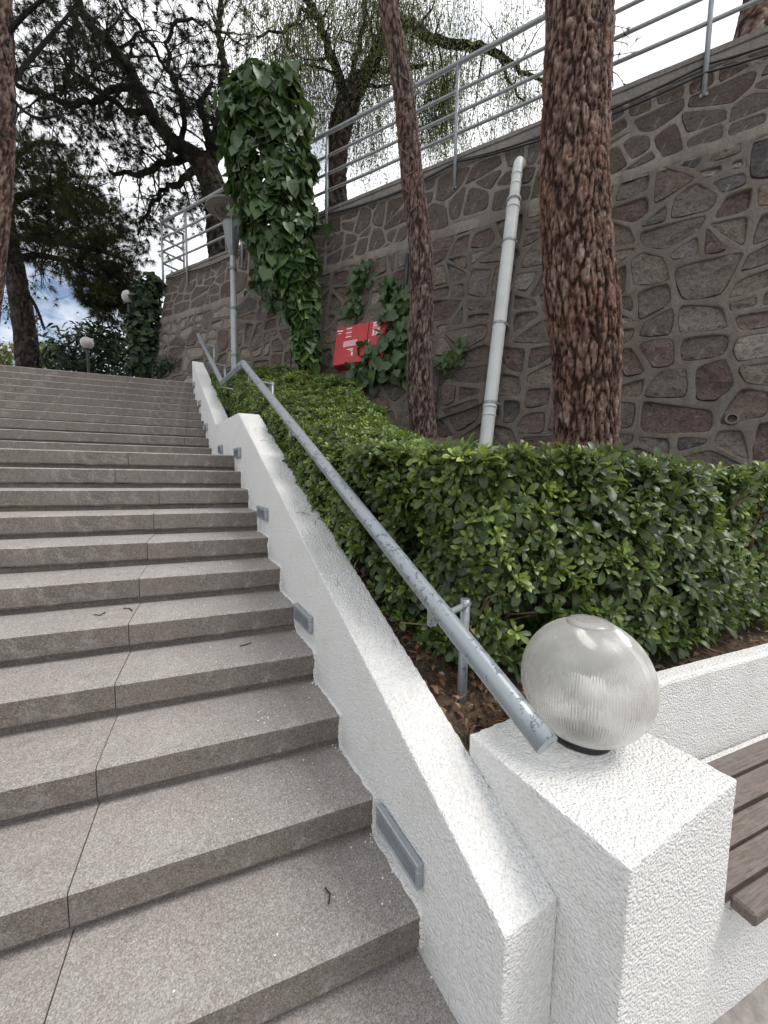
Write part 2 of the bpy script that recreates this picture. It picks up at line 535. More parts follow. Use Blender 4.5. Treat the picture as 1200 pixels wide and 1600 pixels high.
# upper path at the head of the stairs and the banks
def z_path(x, y): return 2.985
def grid_sheet(name, us, vs, f, mat, kind='structure'):
    V = [f(u, v) for u in us for v in vs]; nv = len(vs)
    F = [(i * nv + j, (i + 1) * nv + j, (i + 1) * nv + j + 1, i * nv + j + 1) for i in range(len(us) - 1) for j in range(nv - 1)]
    return obj(name, raw_mesh(name, V, F, smooth=True), mat, kind=kind)
sheet('upper_path', [(-30, 7.9), (-.05, 7.9), (-.5, 12), (-3, 30), (-30, 30)], 2.985, M_PAVE)
def bank(u, v):
    P = kp(u, v, 0)
    z = soil_z(u) + .025 * fn((u, v, 1), 3) + .02 * fn((u, v, 4), 9)
    if u < .1: z -= .0
    return (P[0], P[1], z)
us = np.concatenate([np.linspace(-.06, 8.2, 70), [9, 10.5]])
grid_sheet('planter_soil', us, np.concatenate([np.linspace(.15, 1.6, 14), [2.2, 3, 4, 5.2]]), bank, M_SOIL)
def lbank(u, v):
    return (-5.15 - v, u, max(ZG, min(2.97, .48 * u)) + .05 * fn((u, v, 2), .8) * (v > .2) - .04)
grid_sheet('grassy_bank', np.linspace(-1, 12, 30), np.array([0, .5, 1.5, 3, 6, 12, 24]), lbank, M_SOIL)

# ------------------------------------------------------------------ stuccoed masonry
def stucco(name, V, F, vox, mat, parent=None, loc=None, amp=.0018, rough=.006, **kw):
    me = raw_mesh(name, V, F)
    import bmesh
    bm = bmesh.new(); bm.from_mesh(me); bmesh.ops.recalc_face_normals(bm, faces=bm.faces); bm.to_mesh(me); bm.free()
    tmp = bpy.data.objects.new('tmp', me); scene.collection.objects.link(tmp)
    md = tmp.modifiers.new('r', 'REMESH'); md.mode = 'VOXEL'; md.voxel_size = vox; md.adaptivity = 0
    dg = bpy.context.evaluated_depsgraph_get()
    me2 = bpy.data.meshes.new_from_object(tmp.evaluated_get(dg))
    bpy.data.objects.remove(tmp); bpy.data.meshes.remove(me)
    me2.name = name
    n = len(me2.vertices)
    co = np.empty(n * 3, np.float32); me2.vertices.foreach_get('co', co); co = co.reshape(-1, 3)
    no = np.empty(n * 3, np.float32); me2.vertex_normals.foreach_get('vector', no); no = no.reshape(-1, 3)
    d = np.array([noise.noise(p * 34) * .6 + noise.noise(p * 75) * .6 + noise.noise(p * 6) * 1.1 for p in map(Vector, co.tolist())])
    co = co + no * (d * amp)[:, None]
    base = np.asarray(loc if loc is not None else (WLOC[parent.name] if parent else (0, 0, 0)), np.float32)
    me2.vertices.foreach_set('co', (co - base).astype(np.float32).ravel())
    me2.polygons.foreach_set('use_smooth', np.ones(len(me2.polygons), bool))
    me2.set_sharp_from_angle(angle=math.radians(16))
    me2.materials.clear(); me2.materials.append(mat)
    me2.update()
    return obj(name, me2, mat, parent, base, **kw)
def prism(poly, n0, n1):
    m = len(poly)
    V = [kp(s, n0, z) for s, z in poly] + [kp(s, n1, z) for s, z in poly]
    F = [tuple(range(m)), tuple(range(m, 2 * m))[::-1]] + [(i, (i + 1) % m, m + (i + 1) % m, m + i) for i in range(m)]
    return np.array(V), F
kerb_poly = [(-.318, ZG - .05), (-.318, .273), (2.96, 1.873), (4.47, 1.915), (7.55, 3.378), (7.56, 2.5), (4.7, 1.05), (3.0, 1.05), (.3, ZG - .05)]
V, F = prism(kerb_poly, 0, .19)
parapet = stucco('parapet_wall', V, F, .0065, M_STUCCO, loc=kp(-.3, .1, ZG), amp=.0011,
       label='long white stuccoed parapet wall sloping up beside the concrete stairs', cat='wall')
# ragged lip of stucco smeared onto treads and risers along the parapet foot
path = []
for (y, z, d), nx_ in zip(steps[1:], steps[2:] + [None]):
    if y > 7.4: break
    y1 = nx_[0] if nx_ else y + d
    path += [(y, z - .112 + .11 * t, 0) for t in np.linspace(0, 1, 10)]
    path += [(y + (y1 - y) * t, z, 1) for t in np.linspace(.01, .99, max(18, int((y1 - y) * 60)))]
pq = []
for i, (y, z, tr) in enumerate(path):
    e = .011 + .008 * fn((y * 9, z * 9, 1.), 2.2) + .006 * fn((y, z, 5.), 60)
    e = max(.002, e)
    X = kerb_x(y)
    up = np.array([0, 0, .0035]) if tr else np.array([0, -.0035, 0])
    pq.append([np.array([X + .004, y, z]) + up * 1.6, np.array([X - e * .6, y, z]) + up, np.array([X - e, y, z]) - up * .5])
g = G(); g.add([v for r_ in pq for v in r_], [(i * 3 + q, (i + 1) * 3 + q, (i + 1) * 3 + q + 1, i * 3 + q + 1) for i in range(len(pq) - 1) for q in range(2)])
g.build('stucco_lip', M_STUCCO, parapet)
V, F = prism([(-.481, ZG - .03), (-.481, .504), (.03, .504), (.03, ZG - .03)], .1875, .722)
stucco('pillar', V, F, .0075, M_STUCCO, loc=kp(-.23, .46, ZG), amp=.0016,
       label='square white stuccoed pillar at the foot of the stairs, carrying the ribbed globe lamp', cat='pillar')
def boxVF(x0, x1, y0, y1, z0, z1):
    V = [(x, y, z) for z in (z0, z1) for y in (y0, y1) for x in (x0, x1)]
    return np.array(V), [(0, 2, 3, 1), (4, 5, 7, 6), (0, 1, 5, 4), (2, 6, 7, 3), (0, 4, 6, 2), (1, 3, 7, 5)]
V, F = boxVF(1.62, 5.2, .045, .125, ZG - .02, .505)
lw = stucco('planter_wall', V, F, .011, M_STUCCO, loc=(3, .08, ZG), label='low white stuccoed planter wall in front of the hedge, behind the bench', cat='wall')
V, F = boxVF(1.60, 5.2, -.385, .04, ZG - .02, .088)
stucco('bench_base', V, F, .012, M_STUCCO, lw)

# ------------------------------------------------------------------ bench
def m_bench():
    k = NB('weathered_bench_slat')
    g = k.noise(6, 6, .65, vec=k.coord((2.2, 22, 22)), dist=.5)
    n2 = k.noise(11, 5, .7)
    c = k.ramp(g, [(.3, (.085, .068, .060)), (.6, (.165, .135, .120))])
    c = k.mix(k.ramp(n2, [(.52, 0.), (.66, .6)]), c, (.20, .165, .14))
    k.col(c).rough(.6)
    k.bump(g, .004, .7)
    return k.m
M_WOOD = m_bench()
bench = thing('bench', 'bench of weathered brown slats set between the white pillar and the low wall', 'bench', (3.2, -.24, .1))
ys = [-.447, -.375, -.292, -.207, -.105]
ye = [-.386, -.301, -.221, -.118, -.022]
for y0, y1 in zip(ys, ye):
    x0 = 1.705 - .1285 * (y0 + .0) + .01
    g = G(); yc = (y0 + y1) / 2
    g.box(((x0 + 5.1) / 2, yc, .12), (5.1 - x0, y1 - y0, .042), b=.006)
    g.build('slat', M_WOOD, bench)
for x in (2.1, 3.6, 4.9):
    G().box((x, -.235, .0965), (.05, .40, .004)).build('support_bar', M_GALVD, bench)

# ------------------------------------------------------------------ globe lamp on the pillar
gr = .195; gc = np.array([1.49, -.09, .516 + .955 * gr])
z1_ = np.array([0, 0, 1.])
lamp = thing('globe_lamp', 'large ribbed clear globe lamp standing on the white pillar', 'lamp', (gc[0], gc[1], .504))
def m_globe():
    k = NB('ribbed_acrylic')
    d = k.noise(7, 4, .6)
    k.col(k.ramp(d, [(.3, (.97, .965, .95)), (.7, (.995, .995, .99))])).rough(.10)
    k.b.inputs['Transmission Weight'].default_value = 1.0
    k.b.inputs['IOR'].default_value = 1.30
    k.b.inputs['Coat Weight'].default_value = .6
    k.b.inputs['Coat Roughness'].default_value = .12
    df = k.n('ShaderNodeBsdfDiffuse'); df.inputs['Color'].default_value = (.93, .92, .89, 1)
    tr = k.n('ShaderNodeBsdfTranslucent'); tr.inputs['Color'].default_value = (.93, .92, .88, 1)
    a = k.n('ShaderNodeAddShader')
    m1 = k.n('ShaderNodeMixShader'); m1.inputs[0].default_value = .55
    k.l(df.outputs[0], m1.inputs[1]); k.l(tr.outputs[0], m1.inputs[2])
    m2 = k.n('ShaderNodeMixShader')
    k.l(k.ramp(k.noise(5, 5, .65), [(.3, .12), (.7, .32)]), m2.inputs[0])
    k.l(k.b.outputs[0], m2.inputs[1]); k.l(m1.outputs[0], m2.inputs[2])
    k.l(m2.outputs[0], k.out.inputs[0])
    return k.m
SEG = 288
prof = []
for i in range(58):
    t = math.radians(2 + 163 * i / 57)
    prof.append((gr * math.sin(t), gr * math.cos(t)))
V = []
for i, (r, z) in enumerate(prof):
    t = 2 + 163 * i / 57
    for j in range(SEG):
        a = 2 * math.pi * j / SEG
        rib = (.0007 if j % 2 else -.0005) * (1 if t > 21 else .0) * min(1, r / .08)
        V.append((gc[0] + (r + rib) * math.cos(a), gc[1] + (r + rib) * math.sin(a), gc[2] + z + (rib * .3)))
F = [(i * SEG + j, i * SEG + (j + 1) % SEG, (i + 1) * SEG + (j + 1) % SEG, (i + 1) * SEG + j)[::-1] for i in range(57) for j in range(SEG)]
F.append(tuple(range(SEG)))
V = np.array(V); nV = len(V)
Vi = []
for i, (r, z) in enumerate(prof):                        # inner skin, smooth
    q = (gr - .005) / gr
    for j in range(SEG // 4):
        a = 2 * math.pi * j / (SEG // 4)
        Vi.append((gc[0] + r * q * math.cos(a), gc[1] + r * q * math.sin(a), gc[2] + z * q))
S4 = SEG // 4
F += [(nV + i * S4 + j, nV + i * S4 + (j + 1) % S4, nV + (i + 1) * S4 + (j + 1) % S4, nV + (i + 1) * S4 + j) for i in range(57) for j in range(S4)]
F.append(tuple(range(nV, nV + S4))[::-1])
F += [(56 * 0 + 57 * SEG + j, 57 * SEG + (j + 1) % SEG, nV + 57 * S4 + ((j + 1) // 4) % S4, nV + 57 * S4 + (j // 4) % S4) for j in range(SEG)] if False else []
base = WLOC[lamp.name]
M_GLOBE = m_globe()
obj('globe', raw_mesh('globe', np.concatenate([V, Vi]) - base, F), M_GLOBE, lamp)
g = G(); g.lathe(gc, [(.030, gr - .004), (.062, gr - .0135), (.066, gr - .0105), (.060, gr - .003), (.03, gr + .0015), (.001, gr + .002)], 48)
g.build('top_cap', M_GLOBE, lamp, smooth=True)
g = G(); g.lathe((gc[0], gc[1], .497), [(.001, 0), (.084, 0), (.084, .016), (.066, .021), (.066, .026), (.001, .026)], 40)
g.build('collar', M_BLACK, lamp)
g = G(); g.lathe((gc[0], gc[1], .53), [(.001, 0), (.022, 0), (.022, .07), (.032, .085), (.045, .13), (.036, .17), (.001, .185)], 20)
g.build('bulb', m_plain('white_bulb_glass', (.75, .75, .73), .3, var=.03), lamp, smooth=True)
g = G()
for pl, r in (([(872, 1158), (885, 1166), (905, 1170), (926, 1176)], .004),):
    g.tube([hit(x, y, z1_, np.array([0, 0, .509 + .035 * (q == 0)])) for q, (x, y) in enumerate(pl)], r, 6)
g.build('wire', M_BLACK, lamp)

# ------------------------------------------------------------------ handrail
RA = kp(-.325, .1, .721); RB = kp(3.217, .1, 2.378); RC = kp(4.593, .1, 2.452); RD = kp(7.35, .1, 3.81)
hr = thing('handrail', 'round grey handrail with flaking paint running along the white parapet wall', 'handrail', kp(3, .3, 1.8))
def railseg(a, b, name='rail', r=.0305, n=40):
    g = G(); g.tube([a + (b - a) * t for t in np.linspace(0, 1, n)], r, 20); return g.build(name, M_RAIL, hr, smooth=False)
def smooth_by_angle(o):
    me = o.data
    me.polygons.foreach_set('use_smooth', np.array([len(p.vertices) == 4 for p in me.polygons]))
for a, b in ((RA, RB), (RC, RD)): smooth_by_angle(railseg(a, b))
d_ = (RC - RB) / np.linalg.norm(RC - RB)
smooth_by_angle(railseg(RB - d_ * .012, RC + d_ * .012, n=12))
def rail_z(s):
    if s < 3.217: return RA[2] + (s + .325) / 3.542 * (RB[2] - RA[2])
    if s < 4.593: return RB[2] + (s - 3.217) / 1.376 * (RC[2] - RB[2])
    return RC[2] + (s - 4.593) / 2.757 * (RD[2] - RC[2])
for s in (.23, 1.78, 3.05, 4.75, 5.9, 7.1):
    n = .33; zt = rail_z(s - .1) - .072
    g = G(); g.tube([kp(s, n, soil_z(s) - .1), kp(s, n, (soil_z(s) + zt) / 2), kp(s, n, zt + .018)], .0185, 12)
    smooth_by_angle(g.build('post', M_RAIL, hr))
    sa = s - .1
    g = G(); g.tube([kp(s, n + .018, zt - .002), kp(s - .05, .21, zt - .002), kp(sa, .093, zt - .002)], .012, 10)
    g.box(kp(sa, .10, zt + .022), (.012, .036, .058), X=KN, Y=KA)
    g.build('bracket_arm', M_RAIL, hr)

# ------------------------------------------------------------------ louvred step lights on the inner face of the parapet
names = ['largest of the louvred step lights, lowest on the white parapet by the bottom steps',
         'second louvred step light up the white parapet wall, level with a tread end',
         'third louvred step light up the parapet, above the fifth slab from the bottom light',
         'louvred step light at the top of the lower flight, right of the landing edge',
         'louvred step light alone on the flat landing stretch of the white parapet',
         'first louvred step light above the landing on the upper white parapet',
         'middle louvred step light on the upper flight of the white parapet',
         'highest and smallest looking louvred step light near the stair head']
M_LIGHT = m_galv('step_light_grey', (.40, .43, .46))
M_LIGHTD = m_plain('step_light_recess', (.012, .013, .014), .7)
for i, (s, z) in enumerate([(.132, .128), (1.11, .575), (2.015, 1.052), (2.97, 1.515), (4.05, 1.597), (5.45, 1.975), (6.26, 2.42), (7.23, 2.88)]):
    t = thing('step_light', names[i], 'step light', kp(s, 0, z), 'louvred lights along the parapet wall')
    W_, H_ = .262, .088
    g = G()                                               # frame: four bars round the louvres
    g.box(kp(s, -.014, z + H_ / 2 - .013), (W_, .024, .026), X=KA, Y=KN, b=.004)
    g.box(kp(s, -.013, z - H_ / 2 + .005), (W_, .022, .010), X=KA, Y=KN, b=.003)
    for sg in (-1, 1):
        g.box(kp(s + sg * (W_ / 2 - .008), -.013, z - .008), (.016, .0225, H_ - .036), X=KA, Y=KN, b=.003)
    g.build('frame', M_LIGHT, t)
    G().box(kp(s, -.008, z - .008), (W_ - .03, .006, H_ - .034), X=KA, Y=KN).build('backing', M_LIGHTD, t)
    for q in range(4):
        zz = z - H_ / 2 + .0165 + q * .0125
        th = math.radians(8)
        Yv = KN * math.cos(th) + np.array([0, 0, 1]) * math.sin(th)
        Zv = np.array([0, 0, 1]) * math.cos(th) - KN * math.sin(th)
        G().box(kp(s, -.0185, zz), (W_ - .03, .012, .0066), X=KA, Y=Yv, Z=Zv).build('louvre', M_LIGHT, t)

# ------------------------------------------------------------------ battered stone retaining wall
UW = np.array([-.5972, .8021, 0.]); NWH = np.array([-.8021, -.5972, 0.])
BAT = .19
NW = NWH * math.cos(BAT) + np.array([0, 0, math.sin(BAT)])
GV = np.array([0, 0, 1.]) - NW * NW[2]; GV /= np.linalg.norm(GV)
TW = CAM + ray(720, 245) * 5.5
ZT = TW[2]
def wp(u, v, w_=0.): return TW + UW * u + GV * v + NW * w_
def on_wall(x, y, w_=0.):
    P = hit(x, y, NW, TW + NW * w_); d = P - TW
    return d @ UW, d @ GV
U0, U1 = -5.5, 6.95
swall = thing('stone_wall', 'tall battered retaining wall of dark rubble stones with raised mortar joints', 'wall', wp(1, -4.6))
def clip(poly, a, b, c):
    """keep a*x+b*y<=c"""
    out = []
    for i in range(len(poly)):
        p, q = poly[i], poly[(i + 1) % len(poly)]
        dp = a * p[0] + b * p[1] - c; dq = a * q[0] + b * q[1] - c
        if dp <= 0: out.append(p)
        if (dp < 0 < dq) or (dq < 0 < dp):
            t = dp / (dp - dq); out.append((p[0] + t * (q[0] - p[0]), p[1] + t * (q[1] - p[1])))
    return out
def rayhit(poly, cx, cy, th):
    dx, dy = math.cos(th), math.sin(th); best = 9
    for i in range(len(poly)):
        x1, y1 = poly[i][0] - cx, poly[i][1] - cy; x2, y2 = poly[(i + 1) % len(poly)][0] - cx, poly[(i + 1) % len(poly)][1] - cy
        ex, ey = x2 - x1, y2 - y1; den = dx * ey - dy * ex
        if abs(den) < 1e-12: continue
        t = (x1 * ey - y1 * ex) / den; s_ = (x1 * dy - y1 * dx) / den
        if t > 0 and -1e-6 <= s_ <= 1 + 1e-6: best = min(best, t)
    return best
def vis_v(u):
    z = np.interp(u, [-5, -3.3, -1.8, 0, 1.3, 2.8, 5.5, 7], [1.2, 1.38, 1.6, 1.75, 2.5, 2.95, 3.3, 3.3])
    return (z - ZT) / GV[2] - .1
mort = {0: G(), 1: G()}
stones = []
def area(po):
    return .5 * abs(sum(po[a][0] * po[(a + 1) % len(po)][1] - po[(a + 1) % len(po)][0] * po[a][1] for a in range(len(po))))
def split(po, target, out):
    P_ = np.array(po); e = np.ptp(P_, axis=0); A_ = area(po)
    tgt = target * rng.uniform(.55, 1.8)
    if len(po) < 3 or A_ < .0001: return
    if (A_ < tgt and max(e) / max(min(e), .01) < 2.2) or A_ < .055:
        out.append(po); return
    th_ = rng.normal(0, .15) + (0 if e[0] * .8 > e[1] else math.pi / 2)   # normal of the cut
    nx_, ny_ = math.cos(th_), math.sin(th_)
    pr_ = P_ @ np.array([nx_, ny_]); c = pr_.min() + (pr_.max() - pr_.min()) * rng.uniform(.38, .62)
    split(clip(po, nx_, ny_, c), target, out); split(clip(po, -nx_, -ny_, -c), target, out)
def band(v0, v1, rh, sw, mw, lev, target):
    seeds = []
    nr = max(1, round((v1 - v0) / rh)); rh = (v1 - v0) / nr
    for r in range(-1, nr + 1):
        u = U0 - 1 + rng.uniform(0, sw)
        while u < U1 + 1:
            k = rng.uniform(.6, 1.4)
            u += sw * k * .5
            seeds.append((u, v0 + (r + .5 + rng.uniform(-.32, .32)) * rh, 0))
            u += sw * k * .5
    S = np.array(seeds); cells = []
    for i in range(len(S)):
        if not (U0 - .9 < S[i][0] < U1 + .9): continue
        cell = [(U0, v0), (U1, v0), (U1, v1), (U0, v1)]
        d = np.hypot(S[:, 0] - S[i][0], S[:, 1] - S[i][1])
        for j in np.argsort(d)[1:26]:
            ax, ay = S[j][0] - S[i][0], S[j][1] - S[i][1]
            nl = math.hypot(ax, ay); ax /= nl; ay /= nl
            cell = clip(cell, ax, ay, ax * (S[i][0] + S[j][0]) / 2 + ay * (S[i][1] + S[j][1]) / 2)
            if len(cell) < 3: break
        if len(cell) >= 3: split(cell, target, cells)
    for i, cell in enumerate(cells):
        ins = cell
        for a in range(len(cell)):
            (x1, y1), (x2, y2) = cell[a], cell[(a + 1) % len(cell)]
            l_ = math.hypot(x2 - x1, y2 - y1)
            if l_ < 1e-5: continue
            nx_, ny_ = (y2 - y1) / l_, -(x2 - x1) / l_            # outward for a counter-clockwise cell
            tl = rng.normal(0, .07); nx2, ny2 = nx_ * math.cos(tl) - ny_ * math.sin(tl), nx_ * math.sin(tl) + ny_ * math.cos(tl)
            mxp, myp = (x1 + x2) / 2, (y1 + y2) / 2
            ins = clip(ins, nx2, ny2, nx2 * mxp + ny2 * myp - mw * rng.uniform(.6, 1.55))
            if len(ins) < 3: break
        if len(ins) < 3:
            mort[lev].add([wp(a, b, -.003) for a, b in cell], [tuple(range(len(cell)))]); continue
        P = np.array(ins); wd, ht = np.ptp(P[:, 0]), np.ptp(P[:, 1])
        if min(wd, ht) < .05: ok = False
        else: ok = True
        cx, cy = P.mean(0)
        if cell and max(p[1] for p in cell) < vis_v(cx): continue
        rd = ins
        for _ in range(2):                                # round the corners
            q = []
            f = .13 if _ == 0 else .25
            for a in range(len(rd)):
                p0, p1 = rd[a], rd[(a + 1) % len(rd)]
                q.append((p0[0] * (1 - f) + p1[0] * f, p0[1] * (1 - f) + p1[1] * f)); q.append((p0[0] * f + p1[0] * (1 - f), p0[1] * f + p1[1] * (1 - f)))
            rd = q
        th = sorted(set([round(math.atan2(p[1] - cy, p[0] - cx), 4) for p in rd] + [round(math.atan2(p[1] - cy, p[0] - cx), 4) for p in cell]))
        ri = [rayhit(rd, cx, cy, t) * (1 + .07 * noise.noise(Vector((math.cos(t) * 1.6, math.sin(t) * 1.6, i * 3.3 + lev))) + .03 * noise.noise(Vector((math.cos(t) * 5, math.sin(t) * 5, i * 3.3)))) for t in th]
        ro = [rayhit(cell, cx, cy, t) for t in th]
        ri = [min(a, b * .985) for a, b in zip(ri, ro)]
        m = len(th)
        g = mort[lev]
        gr_ = lambda u, v: -.006 + .010 * fn((u, v, 0), 3.1) + .006 * fn((u, v, 3), 11)
        V = []
        for t, a, b in zip(th, ri, ro):
            for rr, ww in ((b, .0), (a + min(.012, (b - a) * .5), .003), (a, -.004), (a * .96, -.06)):
                u_, v_ = cx + math.cos(t) * rr, cy + math.sin(t) * rr
                V.append(wp(u_, v_, ww + gr_(u_, v_)))
        F = [(a * 4 + q, ((a + 1) % m) * 4 + q, ((a + 1) % m) * 4 + q + 1, a * 4 + q + 1) for a in range(m) for q in range(3)]
        g.add(V, F)
        if ok: stones.append((cx, cy, th, ri, lev, i))
        else:
            Vc = [wp(cx + math.cos(t) * a, cy + math.sin(t) * a, -.004) for t, a in zip(th, ri)]
            g.add(Vc, [tuple(range(m))])
VB = -1.02
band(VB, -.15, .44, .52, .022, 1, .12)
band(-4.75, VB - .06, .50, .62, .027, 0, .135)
def make_stone(cx, cy, th, ri, lev, i):
    m = len(th); hh = max(ri)
    tilt = rng.uniform(.012, .050) if lev == 0 else rng.uniform(.0, .012)
    tu = rng.uniform(-.012, .012)
    dep = rng.uniform(-.010, .006) if lev == 0 else .003
    bul = rng.uniform(-.006, .014) if lev == 0 else .006
    V = []
    for q, sc_ in enumerate((1.0, .975, .70, .36)):
        for t, a in zip(th, ri):
            du, dv = math.cos(t) * a * sc_, math.sin(t) * a * sc_
            w_ = -dep - tilt * (dv / hh * .5 + .5) + tu * du / hh + bul * (1 - sc_ * sc_) + (.024 if lev == 0 else .012) * fr((cx + du, cy + dv, i * 1.7), 8, 3) * (sc_ < .99)
            if q == 0: w_ -= .05
            V.append(wp(cx + du, cy + dv, w_))
    V.append(wp(cx, cy, -dep - tilt * .5 + bul + .006 * fn((cx, cy, i), 6)))
    F = [(q * m + a, q * m + (a + 1) % m, (q + 1) * m + (a + 1) % m, (q + 1) * m + a) for q in range(3) for a in range(m)]
    F += [(3 * m + a, 3 * m + (a + 1) % m, 4 * m) for a in range(m)]
    return V, F
# the stones that show largest are parts of their own, the rest one joined part
def size_px(s_):
    P = proj(wp(s_[0], s_[1])[None])[0]
    if P[2] < .5 or not (-40 < P[0] < 1240): return 0
    return np.mean(s_[3]) * FPX / P[2]
stones.sort(key=size_px, reverse=True)
rest = {0: G(), 1: G()}
for q, s_ in enumerate(stones):
    V, F = make_stone(*s_)
    if q < 292 and size_px(s_) > 0:
        c = wp(s_[0], s_[1])
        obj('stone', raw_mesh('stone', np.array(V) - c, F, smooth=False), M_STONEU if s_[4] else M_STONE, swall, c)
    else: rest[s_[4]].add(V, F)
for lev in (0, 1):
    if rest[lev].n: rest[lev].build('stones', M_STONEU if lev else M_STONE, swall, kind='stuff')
mort[0].build('mortar', M_MORTAR, swall, smooth=True)
# the strip between the bands, the coping and the wall's body
g = mort[1]
nu = 60
V = []
for a in range(nu + 1):
    u_ = U0 + (U1 - U0) * a / nu
    for v_, w_ in ((VB + .05, -.008), (VB + .006, .002), (VB - .03, .004), (VB - .062, .003), (VB - .115, -.008)):
        V.append(wp(u_, v_, w_ + .008 * fn((u_, v_, 2), 2.2)))
g.add(V, [(a * 5 + q, (a + 1) * 5 + q, (a + 1) * 5 + q + 1, a * 5 + q + 1) for a in range(nu) for q in range(4)])
g.build('upper_mortar', M_MORTARU, swall, smooth=True)
g = G(); V = []
cp = [(-.155, -.01), (-.15, .004), (-.09, .008), (-.03, .006), (-.026, .022), (.028, .026), (.03, -.32)]
nu = 110
for a in range(nu + 1):
    u_ = U0 + (U1 + .02 - U0) * a / nu
    for j, (v_, w_) in enumerate(cp):
        V.append(wp(u_, v_ + .006 * fn((u_, v_, 1), 2.5), w_ + .007 * fn((u_, v_ * 3, 5), 4)))
m = len(cp)
g.add(V, [(a * m + q, (a + 1) * m + q, (a + 1) * m + q + 1, a * m + q + 1) for a in range(nu) for q in range(m - 1)] + [tuple(nu * m + q for q in range(m))])
g.build('coping', M_COPING, swall)
g = G()
c = wp((U0 + U1) / 2, -2.6, -.28)
g.box(c, (U1 - U0 - .02, 5.15, .42), X=UW, Y=GV, Z=NW)
back = -NWH
g.box(wp(U1 - .2, -2.4, -.05) + back * 3, (.38, 4.75, 6.0), X=UW, Y=GV, Z=NWH)
g.build('wall_core', M_MORTAR, swall)
hu, hv = on_wall(1143, 655)
g = G(); g.lathe(wp(hu, hv, -.05), [(.001, 0), (.036, 0), (.036, .075), (.052, .075), (.056, .06), (.056, 0)], 24, axis=NW)
o_ = g.build('weep_hole', M_MORTAR, swall)
g = G(); g.lathe(wp(hu, hv, -.045), [(.001, 0), (.0355, .0), (.0355, .06), ], 24, axis=NW); g.build('hole_lining', M_BLACK, o_)

# upper terrace behind the wall
zt = ZT - .06
P = [wp(U0, 0, -.2), wp(U1 - .1, 0, -.2)]
poly = [P[0][:2], P[1][:2], (P[1] + back * 6)[:2], (P[1] + back * 40 - UW * 4)[:2], (P[0] + back * 40)[:2]]
sheet('upper_terrace', [tuple(p) for p in poly][::-1], zt, M_PAVE)

# ------------------------------------------------------------------ guard railing on top of the wall
gd = thing('guard_railing', 'grey metal tube railing with four bars along the top of the stone wall', 'railing', wp(0, 0))
z1 = np.array([0, 0, 1.])
def wtop(u, off=.05): return TW + UW * u + NWH * off
posts = [-5.2, on_wall(1103, 95)[0], .05, on_wall(515, 330)[0], 4.35, on_wall(297, 420)[0], 6.98]
for u_ in posts:
    g = G(); g.tube([wtop(u_, .075) + z1 * t for t in (-.44, .3, 1.14)], .024, 12)
    smooth_by_angle(g.build('post', M_GALV, gd))
    if u_ < 6.5:
        G().box(wtop(u_, .075) + z1 * -.43 - NWH * .02, (.07, .07, .03), X=UW, Y=NWH).build('post_foot', M_GALVD, gd)
for hgt, r in ((1.13, .031), (.80, .021), (.53, .021), (.27, .021)):
    g = G(); g.tube([wtop(u_, .075 if hgt > 1 else .06) + z1 * (hgt + .004 * math.sin(u_ * 3)) for u_ in np.linspace(-5.5, 6.98, 26)], r, 12)
    smooth_by_angle(g.build('bar', M_GALV, gd))
    g = G(); g.tube([wtop(6.98, .06) + z1 * hgt - NWH * t for t in (0, .25, .5)], r, 12)
    smooth_by_angle(g.build('bar', M_GALV, gd))
for t in (.5,):
    g = G(); g.tube([wtop(6.98, .06) + z1 * q - NWH * t for q in (-.15, .6, 1.13)], .024, 12)
    smooth_by_angle(g.build('post', M_GALV, gd))

# cables clipped under the coping
def sag(us, drops, w_, name, label, grp):
    pts = []
    for i in range(len(us) - 1):
        for t in np.linspace(0, 1, 12, endpoint=False):
            u_ = us[i] + (us[i + 1] - us[i]) * t
            d = drops[i] + (drops[i + 1] - drops[i]) * t - .085 * abs(us[i + 1] - us[i]) * 4 * t * (1 - t) * .55
            pts.append(wp(u_, d, w_ + .004 * math.sin(u_ * 5)))
    pts.append(wp(us[-1], drops[-1], w_))
    g = G(); g.tube(pts, .011, 8)
    return g.build(name, M_BLACK, None, smooth=True, loc=pts[0], label=label, cat='cable', group=grp)
pu = [-5.4, posts[1], .0, posts[3], 4.35, posts[5], 6.9]
sag(pu, [-.10, -.13, -.08, -.08, -.10, -.10, -.06], .035, 'cable', 'upper black cable of the pair sagging under the wall coping', 'black cables along the stone wall')
sag(pu, [-.22, -.24, -.11, -.11, -.12, -.12, -.08], .05, 'cable', 'lower black cable of the pair sagging under the wall coping', 'black cables along the stone wall')
g = G(); a, b = on_wall(690, 655), on_wall(768, 627)
g.tube([wp(a[0] + .6, a[1] - .27, .03), wp(*a, .03), wp((a[0] + b[0]) / 2, (a[1] + b[1]) / 2 - .01, .03), wp(*b, .03)], .013, 8)
g.build('cable', M_BLACK, None, smooth=True, loc=wp(*a, .03), label='short black cable low on the wall, left of the drain pipe foot', cat='cable')
g = G(); a, b = on_wall(633, 475), on_wall(638, 400)
g.tube([wp(*a, .03), wp((a[0] + b[0]) / 2, (a[1] + b[1]) / 2, .035), wp(*b, .03)], .03, 8)
g.build('conduit', M_BLACK, None, smooth=True, loc=wp(*a, .03), label='short dark vertical conduit on the wall behind the thin pine trunk', cat='conduit')

